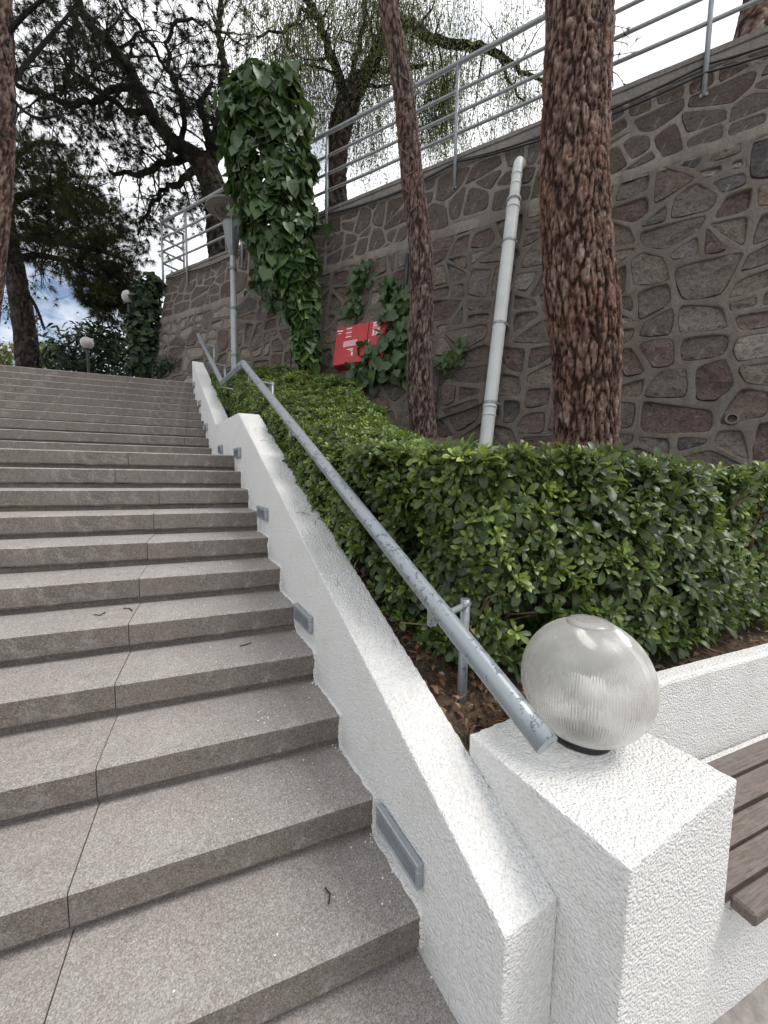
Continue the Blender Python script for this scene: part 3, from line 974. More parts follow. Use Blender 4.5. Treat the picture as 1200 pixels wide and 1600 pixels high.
# ------------------------------------------------------------------ drain pipe
pt, pb = on_wall(812, 275), on_wall(765, 682)
pipe = thing('drain_pipe', 'pale grey plastic drain pipe running down the stone wall between the trunks', 'pipe', wp(*pb, .1))
def pw(t, w_=.12):
    return wp(pt[0] + (pb[0] - pt[0]) * t, pt[1] + (pb[1] - pt[1]) * t, w_)
g = G(); g.tube([pw(t) for t in (.14, .5, 1.25)], .077, 24, cap=False); g.build('pipe_body', M_PVC, pipe, smooth=True)
ax = pb[0] - pt[0], pb[1] - pt[1]
axv = pw(0) - pw(1); axv /= np.linalg.norm(axv)
g = G(); g.tube([pw(.15), pw(.10), pw(.03), pw(.0, .118), pw(-.02, .105), pw(-.033, .08), pw(-.04, .04), pw(-.04, -.05)], [.064, .062, .06, .06, .06, .06, .06, .06], 24); g.build('elbow', M_PVC, pipe, smooth=True)
for t, r in ((.125, .084), (.16, .086), (.03, .067), (.068, .067), (.905, .083), (.935, .082)):
    g = G(); g.lathe(pw(t), [(r - .012, -.014), (r, -.010), (r + .002, 0), (r, .010), (r - .012, .014)], 24, axis=axv); g.build('socket', M_PVC, pipe, smooth=True)
for t in (.29, .60, .89):
    g = G(); g.lathe(pw(t), [(.077, -.014), (.084, -.014), (.084, .014), (.077, .014)], 24, axis=axv)
    for sg in (-1, 1): g.box(pw(t, .06) + UW * sg * .088, (.012, .10, .026), X=UW, Y=NW, Z=GV)
    g.build('clamp', M_GALV, pipe)

# ------------------------------------------------------------------ red fire-hose cabinet
ca, cb = on_wall(536, 521, .0), on_wall(614, 505, .0)
PC = wp(ca[0], ca[1]); zc1 = PC[2] + .02; Wc = ca[0] - cb[0]; Hc = .60; Dc = .2
cxv = -UW                                                # towards the right in the picture
base_ = wp(ca[0], ca[1] - .6) + NWH * .10
fire = thing('fire_cabinet', 'red fire hose cabinet with two doors, half hidden by ivy on the stone wall', 'cabinet', base_)
o_ = wp(ca[0], ca[1], .16)           # top left front corner
def cq(x, z, d=0.): return o_ + cxv * x + GV * z + NW * d
g = G(); g.box(cq(Wc / 2, -Hc / 2, -Dc / 2 - .022), (Wc, Dc, Hc), X=cxv, Y=NW, Z=GV, b=.006); g.build('cabinet_box', M_RED, fire)
xs = Wc * .66
d1 = G().box(cq(xs / 2 + .002, -Hc / 2, -.010), (xs - .012, .02, Hc - .016), X=cxv, Y=NW, Z=GV, b=.004).build('door', M_RED, fire)
d2 = G().box(cq((xs + Wc) / 2, -Hc / 2, -.010), (Wc - xs - .012, .02, Hc - .016), X=cxv, Y=NW, Z=GV, b=.004).build('door', M_RED, fire)
def sticker(x, z, w_, h_, mat, parent, name='sticker'):
    G().box(cq(x, z, .0018), (w_, .0015, h_), X=cxv, Y=NW, Z=GV).build(name, mat, parent)
M_REDP = m_plain('pale_red_print', (.60, .16, .17), .5, var=.1)
for i, (x, w_) in enumerate(((.035, .025), (.07, .03), (.11, .035))): sticker(x, -.055 - .005 * i, w_, .022, M_WHITEP, d1, 'print')
sticker(.07, -.10, .06, .012, M_WHITEP, d1, 'print')
for i in range(5): sticker(.245 + .004 * (i % 2), -.05 - i * .032, .10 - .015 * (i % 2), .014, M_REDP if i % 2 else M_WHITEP, d1, 'print')
sticker(.29, -.285, .25, .09, M_PINKP, d1, 'plate')
for i, (x, z, w_, h_) in enumerate(((.27, -.375, .05, .012), (.325, -.378, .06, .016), (.33, -.405, .05, .014), (.345, -.45, .03, .05), (.27, -.47, .06, .008), (.325, -.487, .09, .008))):
    sticker(x, z, w_, h_, M_WHITEP if i < 4 else M_REDP, d1, 'print')
sx = xs + (Wc - xs) * .47
sticker(sx, -.135, .135, .20, M_REDP, d2)
for x, z, w_, h_ in ((0, .09, .13, .02), (-.01, .05, .09, .016), (.045, .02, .02, .07), (-.045, -.04, .022, .09), (.02, -.045, .05, .075), (0, -.092, .13, .012)):
    G().box(cq(sx + x, -.135 + z, .0035), (w_, .0015, h_), X=cxv, Y=NW, Z=GV).build('print', M_WHITEP, d2)
for x, dd in ((xs - .045, d1), (xs + .045, d2)):
    g = G(); g.lathe(cq(x, -.30, .0), [(.014, 0), (.014, .012), (.001, .014)], 12, axis=NW); g.box(cq(x, -.325, .012), (.012, .012, .05), X=cxv, Y=NW, Z=GV)
    g.build('latch', M_GALV, dd)

# ------------------------------------------------------------------ disc street lamp behind the hedge
lb = at(367, 575, 6.75)
sl = thing('street_lamp', 'slim grey lamp post with a wide disc reflector above a cone head', 'street lamp', lb)
def lz(y):
    lo, hi = 2., 9.
    for _ in range(40):
        md = (lo + hi) / 2
        if proj(np.array([[lb[0], lb[1], md]]))[0][1] > y: lo = md
        else: hi = md
    return lo
g = G(); g.lathe((lb[0], lb[1], 0), [(.058, 2.6), (.056, lz(480)), (.05, lz(478)), (.046, lz(398))], 16); smooth_by_angle(g.build('pole', M_GALV, sl))
for y in (482, 420, 556): 
    g = G(); g.lathe((lb[0], lb[1], lz(y)), [(.05, -.02), (.062, -.02), (.062, .02), (.05, .02)], 16); g.build('band', M_GALVD, sl)
g = G(); g.lathe((lb[0], lb[1], 0), [(.05, lz(400)), (.075, lz(392)), (.15, lz(353)), (.145, lz(349)), (.06, lz(344)), (.001, lz(343))], 24); smooth_by_angle(g.build('lamp_head', M_GALVD, sl))
zd = lz(327)
dc = np.array([lb[0] - .03, lb[1] + .05, zd])
g = G(); g.lathe(dc, [(.001, .03), (.12, .03), (.14, .0), (.22, -.005), (.23, -.02), (.36, -.012), (.37, .0), (.36, .014), (.001, .06)], 44); g.build('disc', m_plain('grey_brown_disc', (.24, .22, .20), .6, var=.15), sl, smooth=False)
for a in (.4, 2.5, 4.6):
    g = G(); g.tube([(lb[0] + .12 * math.cos(a), lb[1] + .12 * math.sin(a), lz(390)), (lb[0] + .15 * math.cos(a), lb[1] + .15 * math.sin(a), lz(350)), (dc[0] + .26 * math.cos(a), dc[1] + .26 * math.sin(a), zd)], .008, 6); g.build('strut', M_GALV, sl)

# two globe lamps on thin dark poles at the stair head
M_OPAL = m_plain('opal_globe', (.42, .41, .385), .35, var=.12, sc=6)
for (x, y, dp, yb, lab) in ((136, 536, 9.5, 580, 'small milky globe lamp low in the dark bush at the stair head'), (201, 464, 8.9, 580, 'taller milky globe lamp on a thin dark pole beside the ivy clad corner')):
    c = at(x, y, dp); zb = 2.985
    t = thing('path_lamp', lab, 'lamp', (c[0], c[1], zb), 'milky globe lamps at the stair head')
    g = G(); g.lathe(c, [(.138 * math.sin(q), .138 * math.cos(q)) for q in np.linspace(.02, 2.75, 18)], 28); g.build('globe', M_OPAL, t, smooth=True)
    g = G(); g.lathe((c[0], c[1], zb), [(.06, 0), (.06, .05), (.03, .07), (.028, c[2] - zb - .16), (.05, c[2] - zb - .13), (.05, c[2] - zb - .12)], 12); g.build('pole', M_BLACK, t)

# concrete upstand right of the stair head
a, b, c2 = at(262, 592, 8.6), at(298, 583, 8.3), at(299, 600, 8.2)
g = G(); V = [np.array([-.36, 7.95, 2.9]), np.array([.12, 7.66, 2.9]), np.array([.12, 7.66, 3.16]), np.array([-.36, 7.95, 2.99])]
V += [v + np.array([.03, .12, 0]) for v in V]
g.add(V, [(0, 1, 2, 3), (7, 6, 5, 4), (0, 4, 5, 1), (1, 5, 6, 2), (2, 6, 7, 3), (3, 7, 4, 0)])
g.build('kerb_stone', M_CONC, None, loc=(-.1, 7.8, 2.95), label='low sloping concrete kerb right of the stair head below the small hedge', cat='kerb')
# ------------------------------------------------------------------ vegetation helpers
def unit(a): 
    a = np.asarray(a, float); return a / (np.linalg.norm(a, axis=-1, keepdims=True) + 1e-9)
def frames(Z, spin=None, up=None):
    """(N,3,3) matrices whose columns are X,Y,Z with Z given; X near 'up' when given"""
    Z = unit(Z); n = len(Z)
    ref = rng.normal(size=(n, 3)) if up is None else np.broadcast_to(np.asarray(up, float), (n, 3)) + 1e-4 * rng.normal(size=(n, 3))
    X = ref - Z * (ref * Z).sum(1, keepdims=True); X = unit(X)
    Y = np.cross(Z, X)
    if spin is not None:
        c, s_ = np.cos(spin)[:, None], np.sin(spin)[:, None]
        X, Y = X * c + Y * s_, Y * c - X * s_
    return np.stack([X, Y, Z], -1)
def instance(temps, idx, pos, rot, sc, tint):
    Vs, Fs, As = [], [], []; off = 0
    for t, (tv, tf, ta) in enumerate(temps):
        m = idx == t
        k = int(m.sum())
        if not k: continue
        v = np.einsum('nij,vj->nvi', rot[m], tv) * sc[m][:, None, None] + pos[m][:, None, :]
        f = tf[None] + (np.arange(k) * len(tv))[:, None, None] + off
        Vs.append(v.reshape(-1, 3)); Fs.append(f.reshape(-1, 3)); As.append((ta[None] + tint[m][:, None]).ravel())
        off += k * len(tv)
    return np.concatenate(Vs), np.concatenate(Fs), np.concatenate(As)
def leaf_obovate(L_, W_, fold=.25, curl=.2, a=0.4):
    """leaf along +X, normal +Z"""
    xs = [0, .30 * L_, .66 * L_, .90 * L_, L_]; ws = [.06 * W_, .30 * W_, .5 * W_, .36 * W_, .0]
    zc = [0, .05 * L_ * curl, .02 * L_ * curl, -.16 * L_ * curl, -.27 * L_ * curl]
    V = [(xs[0], 0, 0)]
    for i in (1, 2, 3):
        V += [(xs[i], -ws[i], zc[i] + fold * ws[i]), (xs[i], 0, zc[i]), (xs[i], ws[i], zc[i] + fold * ws[i])]
    V.append((xs[4], 0, zc[4]))
    F = [(0, 1, 2), (0, 2, 3), (1, 4, 5), (1, 5, 2), (2, 5, 6), (2, 6, 3), (4, 7, 8), (4, 8, 5), (5, 8, 9), (5, 9, 6), (7, 10, 8), (8, 10, 9)]
    return np.array(V, float), np.array(F), np.full(11, a)
def rotY(a): c, s_ = math.cos(a), math.sin(a); return np.array([[c, 0, s_], [0, 1, 0], [-s_, 0, c]])
def rotZ(a): c, s_ = math.cos(a), math.sin(a); return np.array([[c, -s_, 0], [s_, c, 0], [0, 0, 1]])
def rotX(a): c, s_ = math.cos(a), math.sin(a); return np.array([[1, 0, 0], [0, c, -s_], [0, s_, c]])
def merge(parts):
    V, F, A, o_ = [], [], [], 0
    for v, f, a in parts:
        V.append(v); F.append(f + o_); A.append(a); o_ += len(v)
    return np.concatenate(V), np.concatenate(F), np.concatenate(A)
def rosette(nl, L0, young):
    ps = []
    for i in range(nl):
        t = i / (nl - 1)                                  # 0 = innermost
        L_ = L0 * (.55 + .55 * t) * random.uniform(.85, 1.15)
        el = math.radians(62 - 72 * t + random.uniform(-10, 10))
        tint = (.82 - .55 * t if young else .42 - .24 * t) + random.uniform(-.08, .08)
        v, f, a = leaf_obovate(L_, L_ * random.uniform(.36, .46), random.uniform(.1, .4), random.uniform(.2, .9), tint)
        v = v @ rotX(random.uniform(-.3, .3)).T
        v = v + np.array([.004, 0, 0])
        v = v @ rotY(-el).T @ rotZ(i * 2.4 + random.uniform(-.25, .25)).T
        v[:, 2] -= .012 * t
        ps.append((v, f, a))
    return merge(ps)

# ------------------------------------------------------------------ hedge
def hedge_top(s, n):
    c = .17 + .10 * np.maximum(0, s - 2.5)
    z = 1.62 + .26 * (s - 1.6) + (n - .45) * c
    return np.maximum(z, np.minimum(1.46 - .045 * (n - .4), 9) * (s < 1.6) + (s >= 1.6) * -9)
def nfar(s): return np.interp(s, [-.2, .2, .85, 2.2, 3.6, 5.5, 6.9], [.55, .6, .70, 1.1, 1.5, 1.2, .85])
def kpa(s, n, z): return K0 + s[:, None] * KA + n[:, None] * KN + z[:, None] * np.array([0, 0, 1.])
def lump(P, sc=2.2):
    return np.array([fn(p, sc) + .5 * fn(p, sc * 2.3) for p in P])
def hedge_samples(k, depth):
    out = []
    def put(P, N, d):
        P = P + unit(N) * (lump(P) * .055 - d)[:, None]
        out.append((P, N))
    # front face behind the bench
    n_ = int(760 * k); x = rng.uniform(1.36, 3.75, n_); zt_ = 1.47 - .05 * (x - 1.36); z = .50 + (zt_ - .5) * rng.uniform(0, 1, n_) ** .85
    y = .27 + .05 * np.sin(x * 2.1) - .03 * np.sin((z - .4) * 3) + .10 * np.maximum(0, .75 - z)
    put(np.stack([x, y, z], -1), np.tile([-.05, -1, .25], (n_, 1)), rng.exponential(depth, n_))
    # its top
    n_ = int(300 * k); x = rng.uniform(1.3, 3.75, n_); y = .25 + .9 * rng.uniform(0, 1, n_) ** 1.6
    put(np.stack([x, y, 1.47 - .05 * (x - 1.36) + 0 * x], -1), np.tile([0, -.25, 1.], (n_, 1)), rng.exponential(depth, n_))
    # rounded corner
    n_ = int(150 * k); t = rng.uniform(0, math.pi / 2, n_); z = rng.uniform(.62, 1.46, n_)
    N = np.stack([-np.sin(t), -np.cos(t), 0 * t + .2], -1)
    P = np.stack([1.44 - .2 * np.sin(t), .47 - .2 * np.cos(t), z], -1)
    put(P, N, rng.exponential(depth, n_))
    # face along the parapet
    n_ = int(2300 * k); s = .35 + 6.6 * rng.uniform(0, 1, n_) ** 1.25
    zs = np.array([soil_z(q) for q in s]); zt_ = hedge_top(s, np.full(n_, .45))
    z = zs + .02 + (zt_ - zs - .02) * rng.uniform(0, 1, n_)
    nn = np.interp(s, [.3, .42, .6, .9, 3.], [.42, .32, .22, .18, .22]) + .03 * np.sin(s * 3)
    put(kpa(s, nn, z), np.tile(-KN + np.array([0, 0, .35]), (n_, 1)), rng.exponential(depth, n_))
    # sloping top
    n_ = int(3900 * k); s = .55 + 6.4 * rng.uniform(0, 1, n_); nf = nfar(s)
    nn = .24 + (nf - .24) * rng.uniform(0, 1, n_) ** .9
    z = hedge_top(s, nn) - .25 * np.maximum(0, nn - nf + .12) 
    put(kpa(s, nn, z), np.tile(np.array([-.1, -.25, 1.]), (n_, 1)), rng.exponential(depth * .7, n_))
    return np.concatenate([p for p, q in out]), np.concatenate([q for p, q in out])
hedge = thing('hedge', 'clipped glossy green hedge between the white parapet and the stone wall', 'hedge', (1.9, .6, .4))
TEMPS = [rosette(9, .058, True), rosette(10, .062, True), rosette(9, .066, False), rosette(11, .060, False), rosette(8, .064, True), rosette(9, .072, False)]
P, N = hedge_samples(1.35, .035)
inner = rng.uniform(0, 1, len(P)) < .0
hole = np.array([fn(p, 4.1) + .6 * fn(p, 9.) for p in P])
keep = hole > -.30
P, N = P[keep], N[keep]
n_ = len(P)
Z = unit(unit(N) + .75 * rng.normal(size=(n_, 3)) * .6 + np.array([0, 0, .35]))
idx = np.where(rng.uniform(0, 1, n_) < .5 + .3 * lump(P, .9), rng.integers(0, 2, n_), rng.integers(2, 6, n_))
tint_lump = lump(P, 1.1)  # random lumps of leaf tone
tint = .13 * tint_lump + .09 * rng.normal(size=n_)
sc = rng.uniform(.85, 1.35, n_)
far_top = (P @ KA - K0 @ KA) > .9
sc = np.where(far_top, sc * .74, sc); tint = np.where(far_top, tint + .07, tint)  # paler tint up the slope stands in for sky reflected off the top
rot = frames(Z)
pr = proj(P)
vis = (pr[:, 2] > .3) & (pr[:, 0] > -20) & (pr[:, 0] < 1220) & (pr[:, 1] < 1600)
depth_in = np.where(vis, pr[:, 2], 99)
order = np.argsort(depth_in + .5 * rng.uniform(0, 1, n_))
near = order[:300]
def child_instances(name, temps, ids, mat, parent):
    mes = []
    for tv, tf, ta in temps:
        me = raw_mesh(name, tv, tf, {'tint': ta}, True); me.materials.append(mat); mes.append(me)
    for i in ids:
        o = bpy.data.objects.new(name, mes[idx[i]]); scene.collection.objects.link(o)
        o.parent = parent
        mt = np.eye(4); mt[:3, :3] = rot[i] * sc[i]; mt[:3, 3] = P[i] - WLOC[parent.name]
        o.matrix_local = Matrix(mt.tolist()); WLOC[o.name] = P[i]
child_instances('leaf_cluster', TEMPS, near, M_LEAF, hedge)
rest_ = np.setdiff1d(np.arange(n_), near)
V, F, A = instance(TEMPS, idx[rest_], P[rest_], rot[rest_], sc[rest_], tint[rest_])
Pi, Ni = hedge_samples(.62, .03)                          # darker leaves further in
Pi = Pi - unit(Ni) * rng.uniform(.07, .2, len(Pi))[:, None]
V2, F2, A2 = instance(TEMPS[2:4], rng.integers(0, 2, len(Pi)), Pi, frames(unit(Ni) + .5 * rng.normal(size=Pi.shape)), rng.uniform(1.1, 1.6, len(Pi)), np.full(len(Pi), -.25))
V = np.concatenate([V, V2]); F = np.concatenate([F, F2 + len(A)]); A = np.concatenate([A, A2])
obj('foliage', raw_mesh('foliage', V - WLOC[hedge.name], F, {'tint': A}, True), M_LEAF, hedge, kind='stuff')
g = G()                                                   # woody stems inside
for i in range(150):
    if i < 70:
        x = random.uniform(1.4, 3.6); b_ = np.array([x, random.uniform(.42, .6), .42]); e_ = np.array([x + random.uniform(-.3, .3), random.uniform(.24, .40), random.uniform(.7, 1.2)])
    else:
        s = random.uniform(.25, 5.5); b_ = kp(s, random.uniform(.5, .75), soil_z(s)); e_ = kp(s + random.uniform(-.3, .3), random.uniform(.38, .5), min(soil_z(s) + random.uniform(.15, .5), float(hedge_top(np.array([s]), np.array([.4]))[0]) - .15))
    m_ = (b_ + e_) / 2 + np.array([random.uniform(-.1, .1), random.uniform(-.05, .05), .05])
    g.tube([b_, m_, e_, e_ + (e_ - m_) * .25 + np.array([random.uniform(-.08, .08), random.uniform(-.08, .04), 0])], [.011, .007, .0045, .002], 5, cap=False)
    for _ in range(2):
        f_ = m_ + (e_ - m_) * random.random()
        g.tube([f_, f_ + np.array([random.uniform(-.15, .15), random.uniform(-.14, .02), random.uniform(-.02, .14)])], [.004, .0018], 4, cap=False)
g.build('stems', M_TWIG, hedge)

# ------------------------------------------------------------------ ivy
def ivy_leaf(W_, a):
    pts = [(0, 0), (-.13, .28), (.06, .50), (.30, .47), (.52, .44), (.74, .24), (1.0, 0), (.74, -.24), (.52, -.44), (.30, -.47), (.06, -.50), (-.13, -.28)]
    V = [(.35 * W_, 0, -.05 * W_)] + [(x * W_, y * W_, (.10 * abs(y) * 2 - .16 * x * x) * W_) for x, y in pts]
    F = [(0, i, i % 12 + 1) for i in range(1, 13)]
    return np.array(V), np.array(F), np.full(13, a) + np.array([.08] + [0] * 12)
IVY = [ivy_leaf(1., a) for a in (.2, .33, .5, .78)]
def ivy_things(name, label, cat, loc, P_, N_, size, tints, nparts, group=None, core=None, stems=None):
    global idx, rot, sc, P
    t = thing(name, label, cat, loc, group)
    n_ = len(P_)
    N_ = unit(N_)
    Zl = unit(N_ + .42 * rng.normal(size=N_.shape))
    dn = np.array([0, 0, -1.]) + .55 * rng.normal(size=N_.shape)   # tips hang down
    X = unit(dn - Zl * (dn * Zl).sum(1, keepdims=True)); Y = np.cross(Zl, X)
    P = P_; rot = np.stack([X, Y, Zl], -1); sc = size * rng.uniform(.4, 1.2, n_)
    idx = np.clip((tints + .12 * rng.normal(size=n_)) * 4, 0, 3.99).astype(int)
    vv = proj(P)
    facing = ((CAM - P) * N_).sum(1) > 0
    score = sc / vv[:, 2] * np.where(facing, 1, .2) + .004 * rng.uniform(0, 1, n_)
    top = np.argsort(-score)[:nparts]
    child_instances('leaf', IVY, top, M_IVY, t)
    r_ = np.setdiff1d(np.arange(n_), top)
    if len(r_):
        V, F, A = instance(IVY, idx[r_], P[r_], rot[r_], sc[r_], np.zeros(len(r_)))
        obj('foliage', raw_mesh('foliage', V - WLOC[t.name], F, {'tint': A}, True), M_IVY, t, kind='stuff')
    if stems is not None: stems.build('stem', M_TWIGD, t)
    return t
# the ivy column on a dead trunk in front of the wall
DPI = 6.15
prof_px = [(122, 410, 22), (136, 413, 48), (160, 416, 60), (205, 419, 63), (260, 423, 62), (330, 432, 57), (390, 446, 44), (430, 462, 30), (470, 474, 21), (520, 476, 16), (575, 477, 15)]
py = np.array([q[0] for q in prof_px]); pc = np.array([q[1] for q in prof_px]); pw_ = np.array([q[2] for q in prof_px])
n_ = 3300
yy = 122 + (575 - 122) * rng.uniform(0, 1, n_); keep = rng.uniform(0, 1, n_) < np.interp(yy, py, pw_) / 63 + .1; yy = yy[keep]; n_ = len(yy)
ang = rng.uniform(-math.pi * .62, math.pi * .62, n_)
Wd = np.interp(yy, py, pw_) * DPI / FPX * (1 + .10 * np.sin(yy * .09) * np.sin(ang * 3))
cen = np.array([at(a, b, DPI) for a, b in zip(np.interp(yy, py, pc), yy)])
RH = unit(np.array([CR[0], CR[1], 0])); FH = unit(np.array([CF[0], CF[1], 0]))
rad = Wd * np.where(rng.uniform(0, 1, n_) < .45, rng.uniform(.45, .9, n_), 1) 
Np = np.sin(ang)[:, None] * RH - np.cos(ang)[:, None] * FH
Pv = cen + np.sin(ang)[:, None] * RH * rad[:, None] - np.cos(ang)[:, None] * FH * (rad * .75)[:, None]
Nv = Np + np.array([0, 0, .35]) + np.where(yy[:, None] < 135, np.array([[0, 0, .8]]), 0)
Pv = Pv + unit(Nv) * (.07 * lump(Pv, 3.))[:, None]
sh_p, sh_n = [], []
for q in range(26):                                       # loose shoots that leave the outline
    i_ = rng.integers(n_); d_ = unit(Np[i_] * .8 + RH * np.sign((Pv[i_] - cen[i_]) @ RH) * .5 + np.array([0, 0, random.uniform(-.9, .5)]))
    L_ = random.uniform(.15, .38)
    for t in np.arange(0, L_, .06):
        sh_p.append(Pv[i_] + d_ * t + np.array([0, 0, -.9 * t * t]) + .03 * rng.normal(size=3)); sh_n.append(Np[i_] + np.array([0, 0, .4]))
Pv = np.concatenate([Pv, sh_p]); Nv = np.concatenate([Nv, sh_n]); yy = np.concatenate([yy, np.full(len(sh_p), 380.)])
tn = .22 + .42 * np.clip((yy - 280) / 250, 0, 1) + .16 * lump(Pv, 1.3)
g = G()
st = [at(482, 575, DPI + .1), at(478, 500, DPI + .1), at(455, 430, DPI + .15), at(432, 330, DPI + .15), at(424, 220, DPI + .15), at(420, 120, DPI + .15)]
g.tube(st, [.14, .13, .13, .12, .11, .08], 10)
for q in range(14):
    a = random.random() * 5; i_ = int(a) if a < 5 else 4
    b_ = st[i_] + (st[i_ + 1] - st[i_]) * (a - i_)
    d_ = RH * random.uniform(-.7, .7) - FH * random.uniform(0, .4)
    g.tube([b_, b_ + d_ * .6 + np.array([0, 0, -.2]), b_ + d_ * .7 + np.array([0, 0, -.7])], [.02, .012, .006], 5, cap=False)
zb = soil_z(5.0)
ivy = ivy_things('ivy_column', 'tall column of large leaved ivy smothering a dead trunk before the wall', 'ivy', (st[0][0], st[0][1], st[0][2] - .4), Pv, Nv, .185, tn, 300, stems=g)
def wall_ivy(label, pxs, cnt, size, tn, loc, nparts, out=.16):
    us_, vs_ = [], []
    for (x, y, r, wgt) in pxs:
        u_, v_ = on_wall(x, y); m = int(cnt * wgt)
        rr = r * 5.8 / FPX
        us_.append(u_ + rr * rng.normal(size=m) * .55); vs_.append(v_ + rr * rng.normal(size=m) * .55)
    u_ = np.concatenate(us_); v_ = np.concatenate(vs_)
    w_ = .03 + out * rng.uniform(0, 1, len(u_)) ** 2
    Pw = TW + u_[:, None] * UW + v_[:, None] * GV + w_[:, None] * NW
    g = G()
    for i in range(len(pxs) - 1):
        a, b = on_wall(*pxs[i][:2]), on_wall(*pxs[i + 1][:2])
        g.tube([wp(*a, .03), wp((a[0] + b[0]) / 2 + .05, (a[1] + b[1]) / 2, .05), wp(*b, .03)], .009, 5)
    g.tube([wp(*on_wall(*pxs[-1][:2]), .03), wp(on_wall(*pxs[-1][:2])[0], on_wall(*pxs[-1][:2])[1] - .7, .03)], .012, 5)
    return ivy_things('ivy', label, 'ivy', wp(*on_wall(*loc), .05), Pw, np.tile(NW, (len(Pw), 1)), size, np.full(len(Pw), tn), nparts, 'ivy patches on the stone wall', stems=g)
wall_ivy('broad ivy patch spilling over the right end of the red cabinet', [(612, 455, 16, .10), (632, 490, 28, .20), (632, 538, 30, .28), (600, 560, 34, .22), (638, 580, 24, .18), (575, 588, 26, .15)], 420, .145, .40, (620, 600), 240, .25)
wall_ivy('narrow ivy patch climbing the wall above the red cabinet', [(572, 425, 12, .25), (562, 450, 18, .4), (560, 480, 14, .35)], 90, .125, .34, (560, 495), 60)
wall_ivy('sparse small ivy sprig on the wall between thin trunk and drain pipe', [(728, 535, 6, .12), (722, 555, 10, .3), (705, 566, 14, .4), (690, 572, 10, .25)], 62, .085, .52, (700, 585), 50)
wall_ivy('loose ivy strands hanging on the wall just left of the ivy column', [(415, 400, 26, .35), (408, 440, 24, .3), (430, 470, 22, .25), (470, 470, 26, .2)], 150, .15, .30, (415, 470), 80)

# ------------------------------------------------------------------ trunks
def trunk(pts, seg, rows, amp, bark_sc, seed, knots=()):
    """pts: (x, y, width in photo pixels, depth). A displaced bark skin with attribute ridge."""
    C_ = np.array([at(x, y, d) for x, y, w_, d in pts]); Rr = np.array([w_ * d / FPX / 2 for x, y, w_, d in pts])
    t = np.concatenate([[0], np.cumsum(np.linalg.norm(np.diff(C_, axis=0), axis=1))])
    tt = np.linspace(0, t[-1], rows)
    # smooth resample (Catmull-like through double interpolation)
    Ci = np.stack([np.interp(tt, t, C_[:, i]) for i in range(3)], -1); Ri = np.interp(tt, t, Rr)
    k = max(1, rows // (len(pts) * 3)); ker = np.ones(2 * k + 1) / (2 * k + 1)
    pad = lambda a: np.concatenate([2 * a[0] - a[k:0:-1], a, 2 * a[-1] - a[-2:-k - 2:-1]])
    Ci = np.stack([np.convolve(pad(Ci[:, i]), ker, 'valid') for i in range(3)], -1); Ri = np.convolve(pad(Ri), ker, 'valid')
    T = unit(np.gradient(Ci, axis=0)); A = np.cross(T[0], [1., .3, 0]); V = []; Q = []
    th = np.arange(seg) * 2 * math.pi / seg
    for i in range(rows):
        A = unit(A - T[i] * (A @ T[i])); B = np.cross(T[i], A)
        for j in range(seg):
            r = Ri[i]; ct, s_ = math.cos(th[j]), math.sin(th[j])
            p = Vector((ct * r * bark_sc, s_ * r * bark_sc, tt[i] * bark_sc * .26 + seed))
            wv = Vector((noise.noise(p * .9), noise.noise(p * .9 + Vector((9, 3, 1))), .6 * noise.noise(p * 1.3 + Vector((2, 7, 5)))))
            p2 = p + wv * .32
            ds, pp_ = noise.voronoi(p2)
            rid = min(1, (ds[1] - ds[0]) * 4.)
            c1 = noise.noise(pp_[0] * 7.3)
            p4 = Vector((p2.x * 2.1, p2.y * 2.1, p2.z * 2.6))
            d4, pp4 = noise.voronoi(p4)
            rid2 = min(1, (d4[1] - d4[0]) * 4.)
            c2 = noise.noise(pp4[0] * 5.1)
            fine_ = noise.fractal(Vector((p.x * 3, p.y * 3, p.z * 4.5)), 1., 2., 3)
            big = noise.noise(p * .16)
            ck = abs(noise.noise(Vector((p2.x * .55, p2.y * .55, p2.z * .42 + 3.))))
            ck = min(1, ck * 7)
            q = (ck - 1) * .22 + rid * .42 + rid2 * .16 + .42 * fine_ + .14 * c1 + .24 * c2 + .06
            d_ = amp * ((ck - 1) * .4 + rid * .6 + .25 * rid2 + .25 * fine_ + .35 * c1 + .35 * c2 - .5) + r * .05 * big
            V.append(Ci[i] + (A * ct + B * s_) * (r + d_)); Q.append(q)
    F = [(i * seg + j, i * seg + (j + 1) % seg, (i + 1) * seg + (j + 1) % seg, (i + 1) * seg + j) for i in range(rows - 1) for j in range(seg)]
    return np.array(V), np.array(F), np.array(Q), Ci, Ri
def add_trunk(parent, tr, mat, name='trunk'):
    V, F, Q = tr[:3]
    return obj(name, raw_mesh(name, V - WLOC[parent.name], F, {'ridge': Q}, smooth=False), mat, parent)

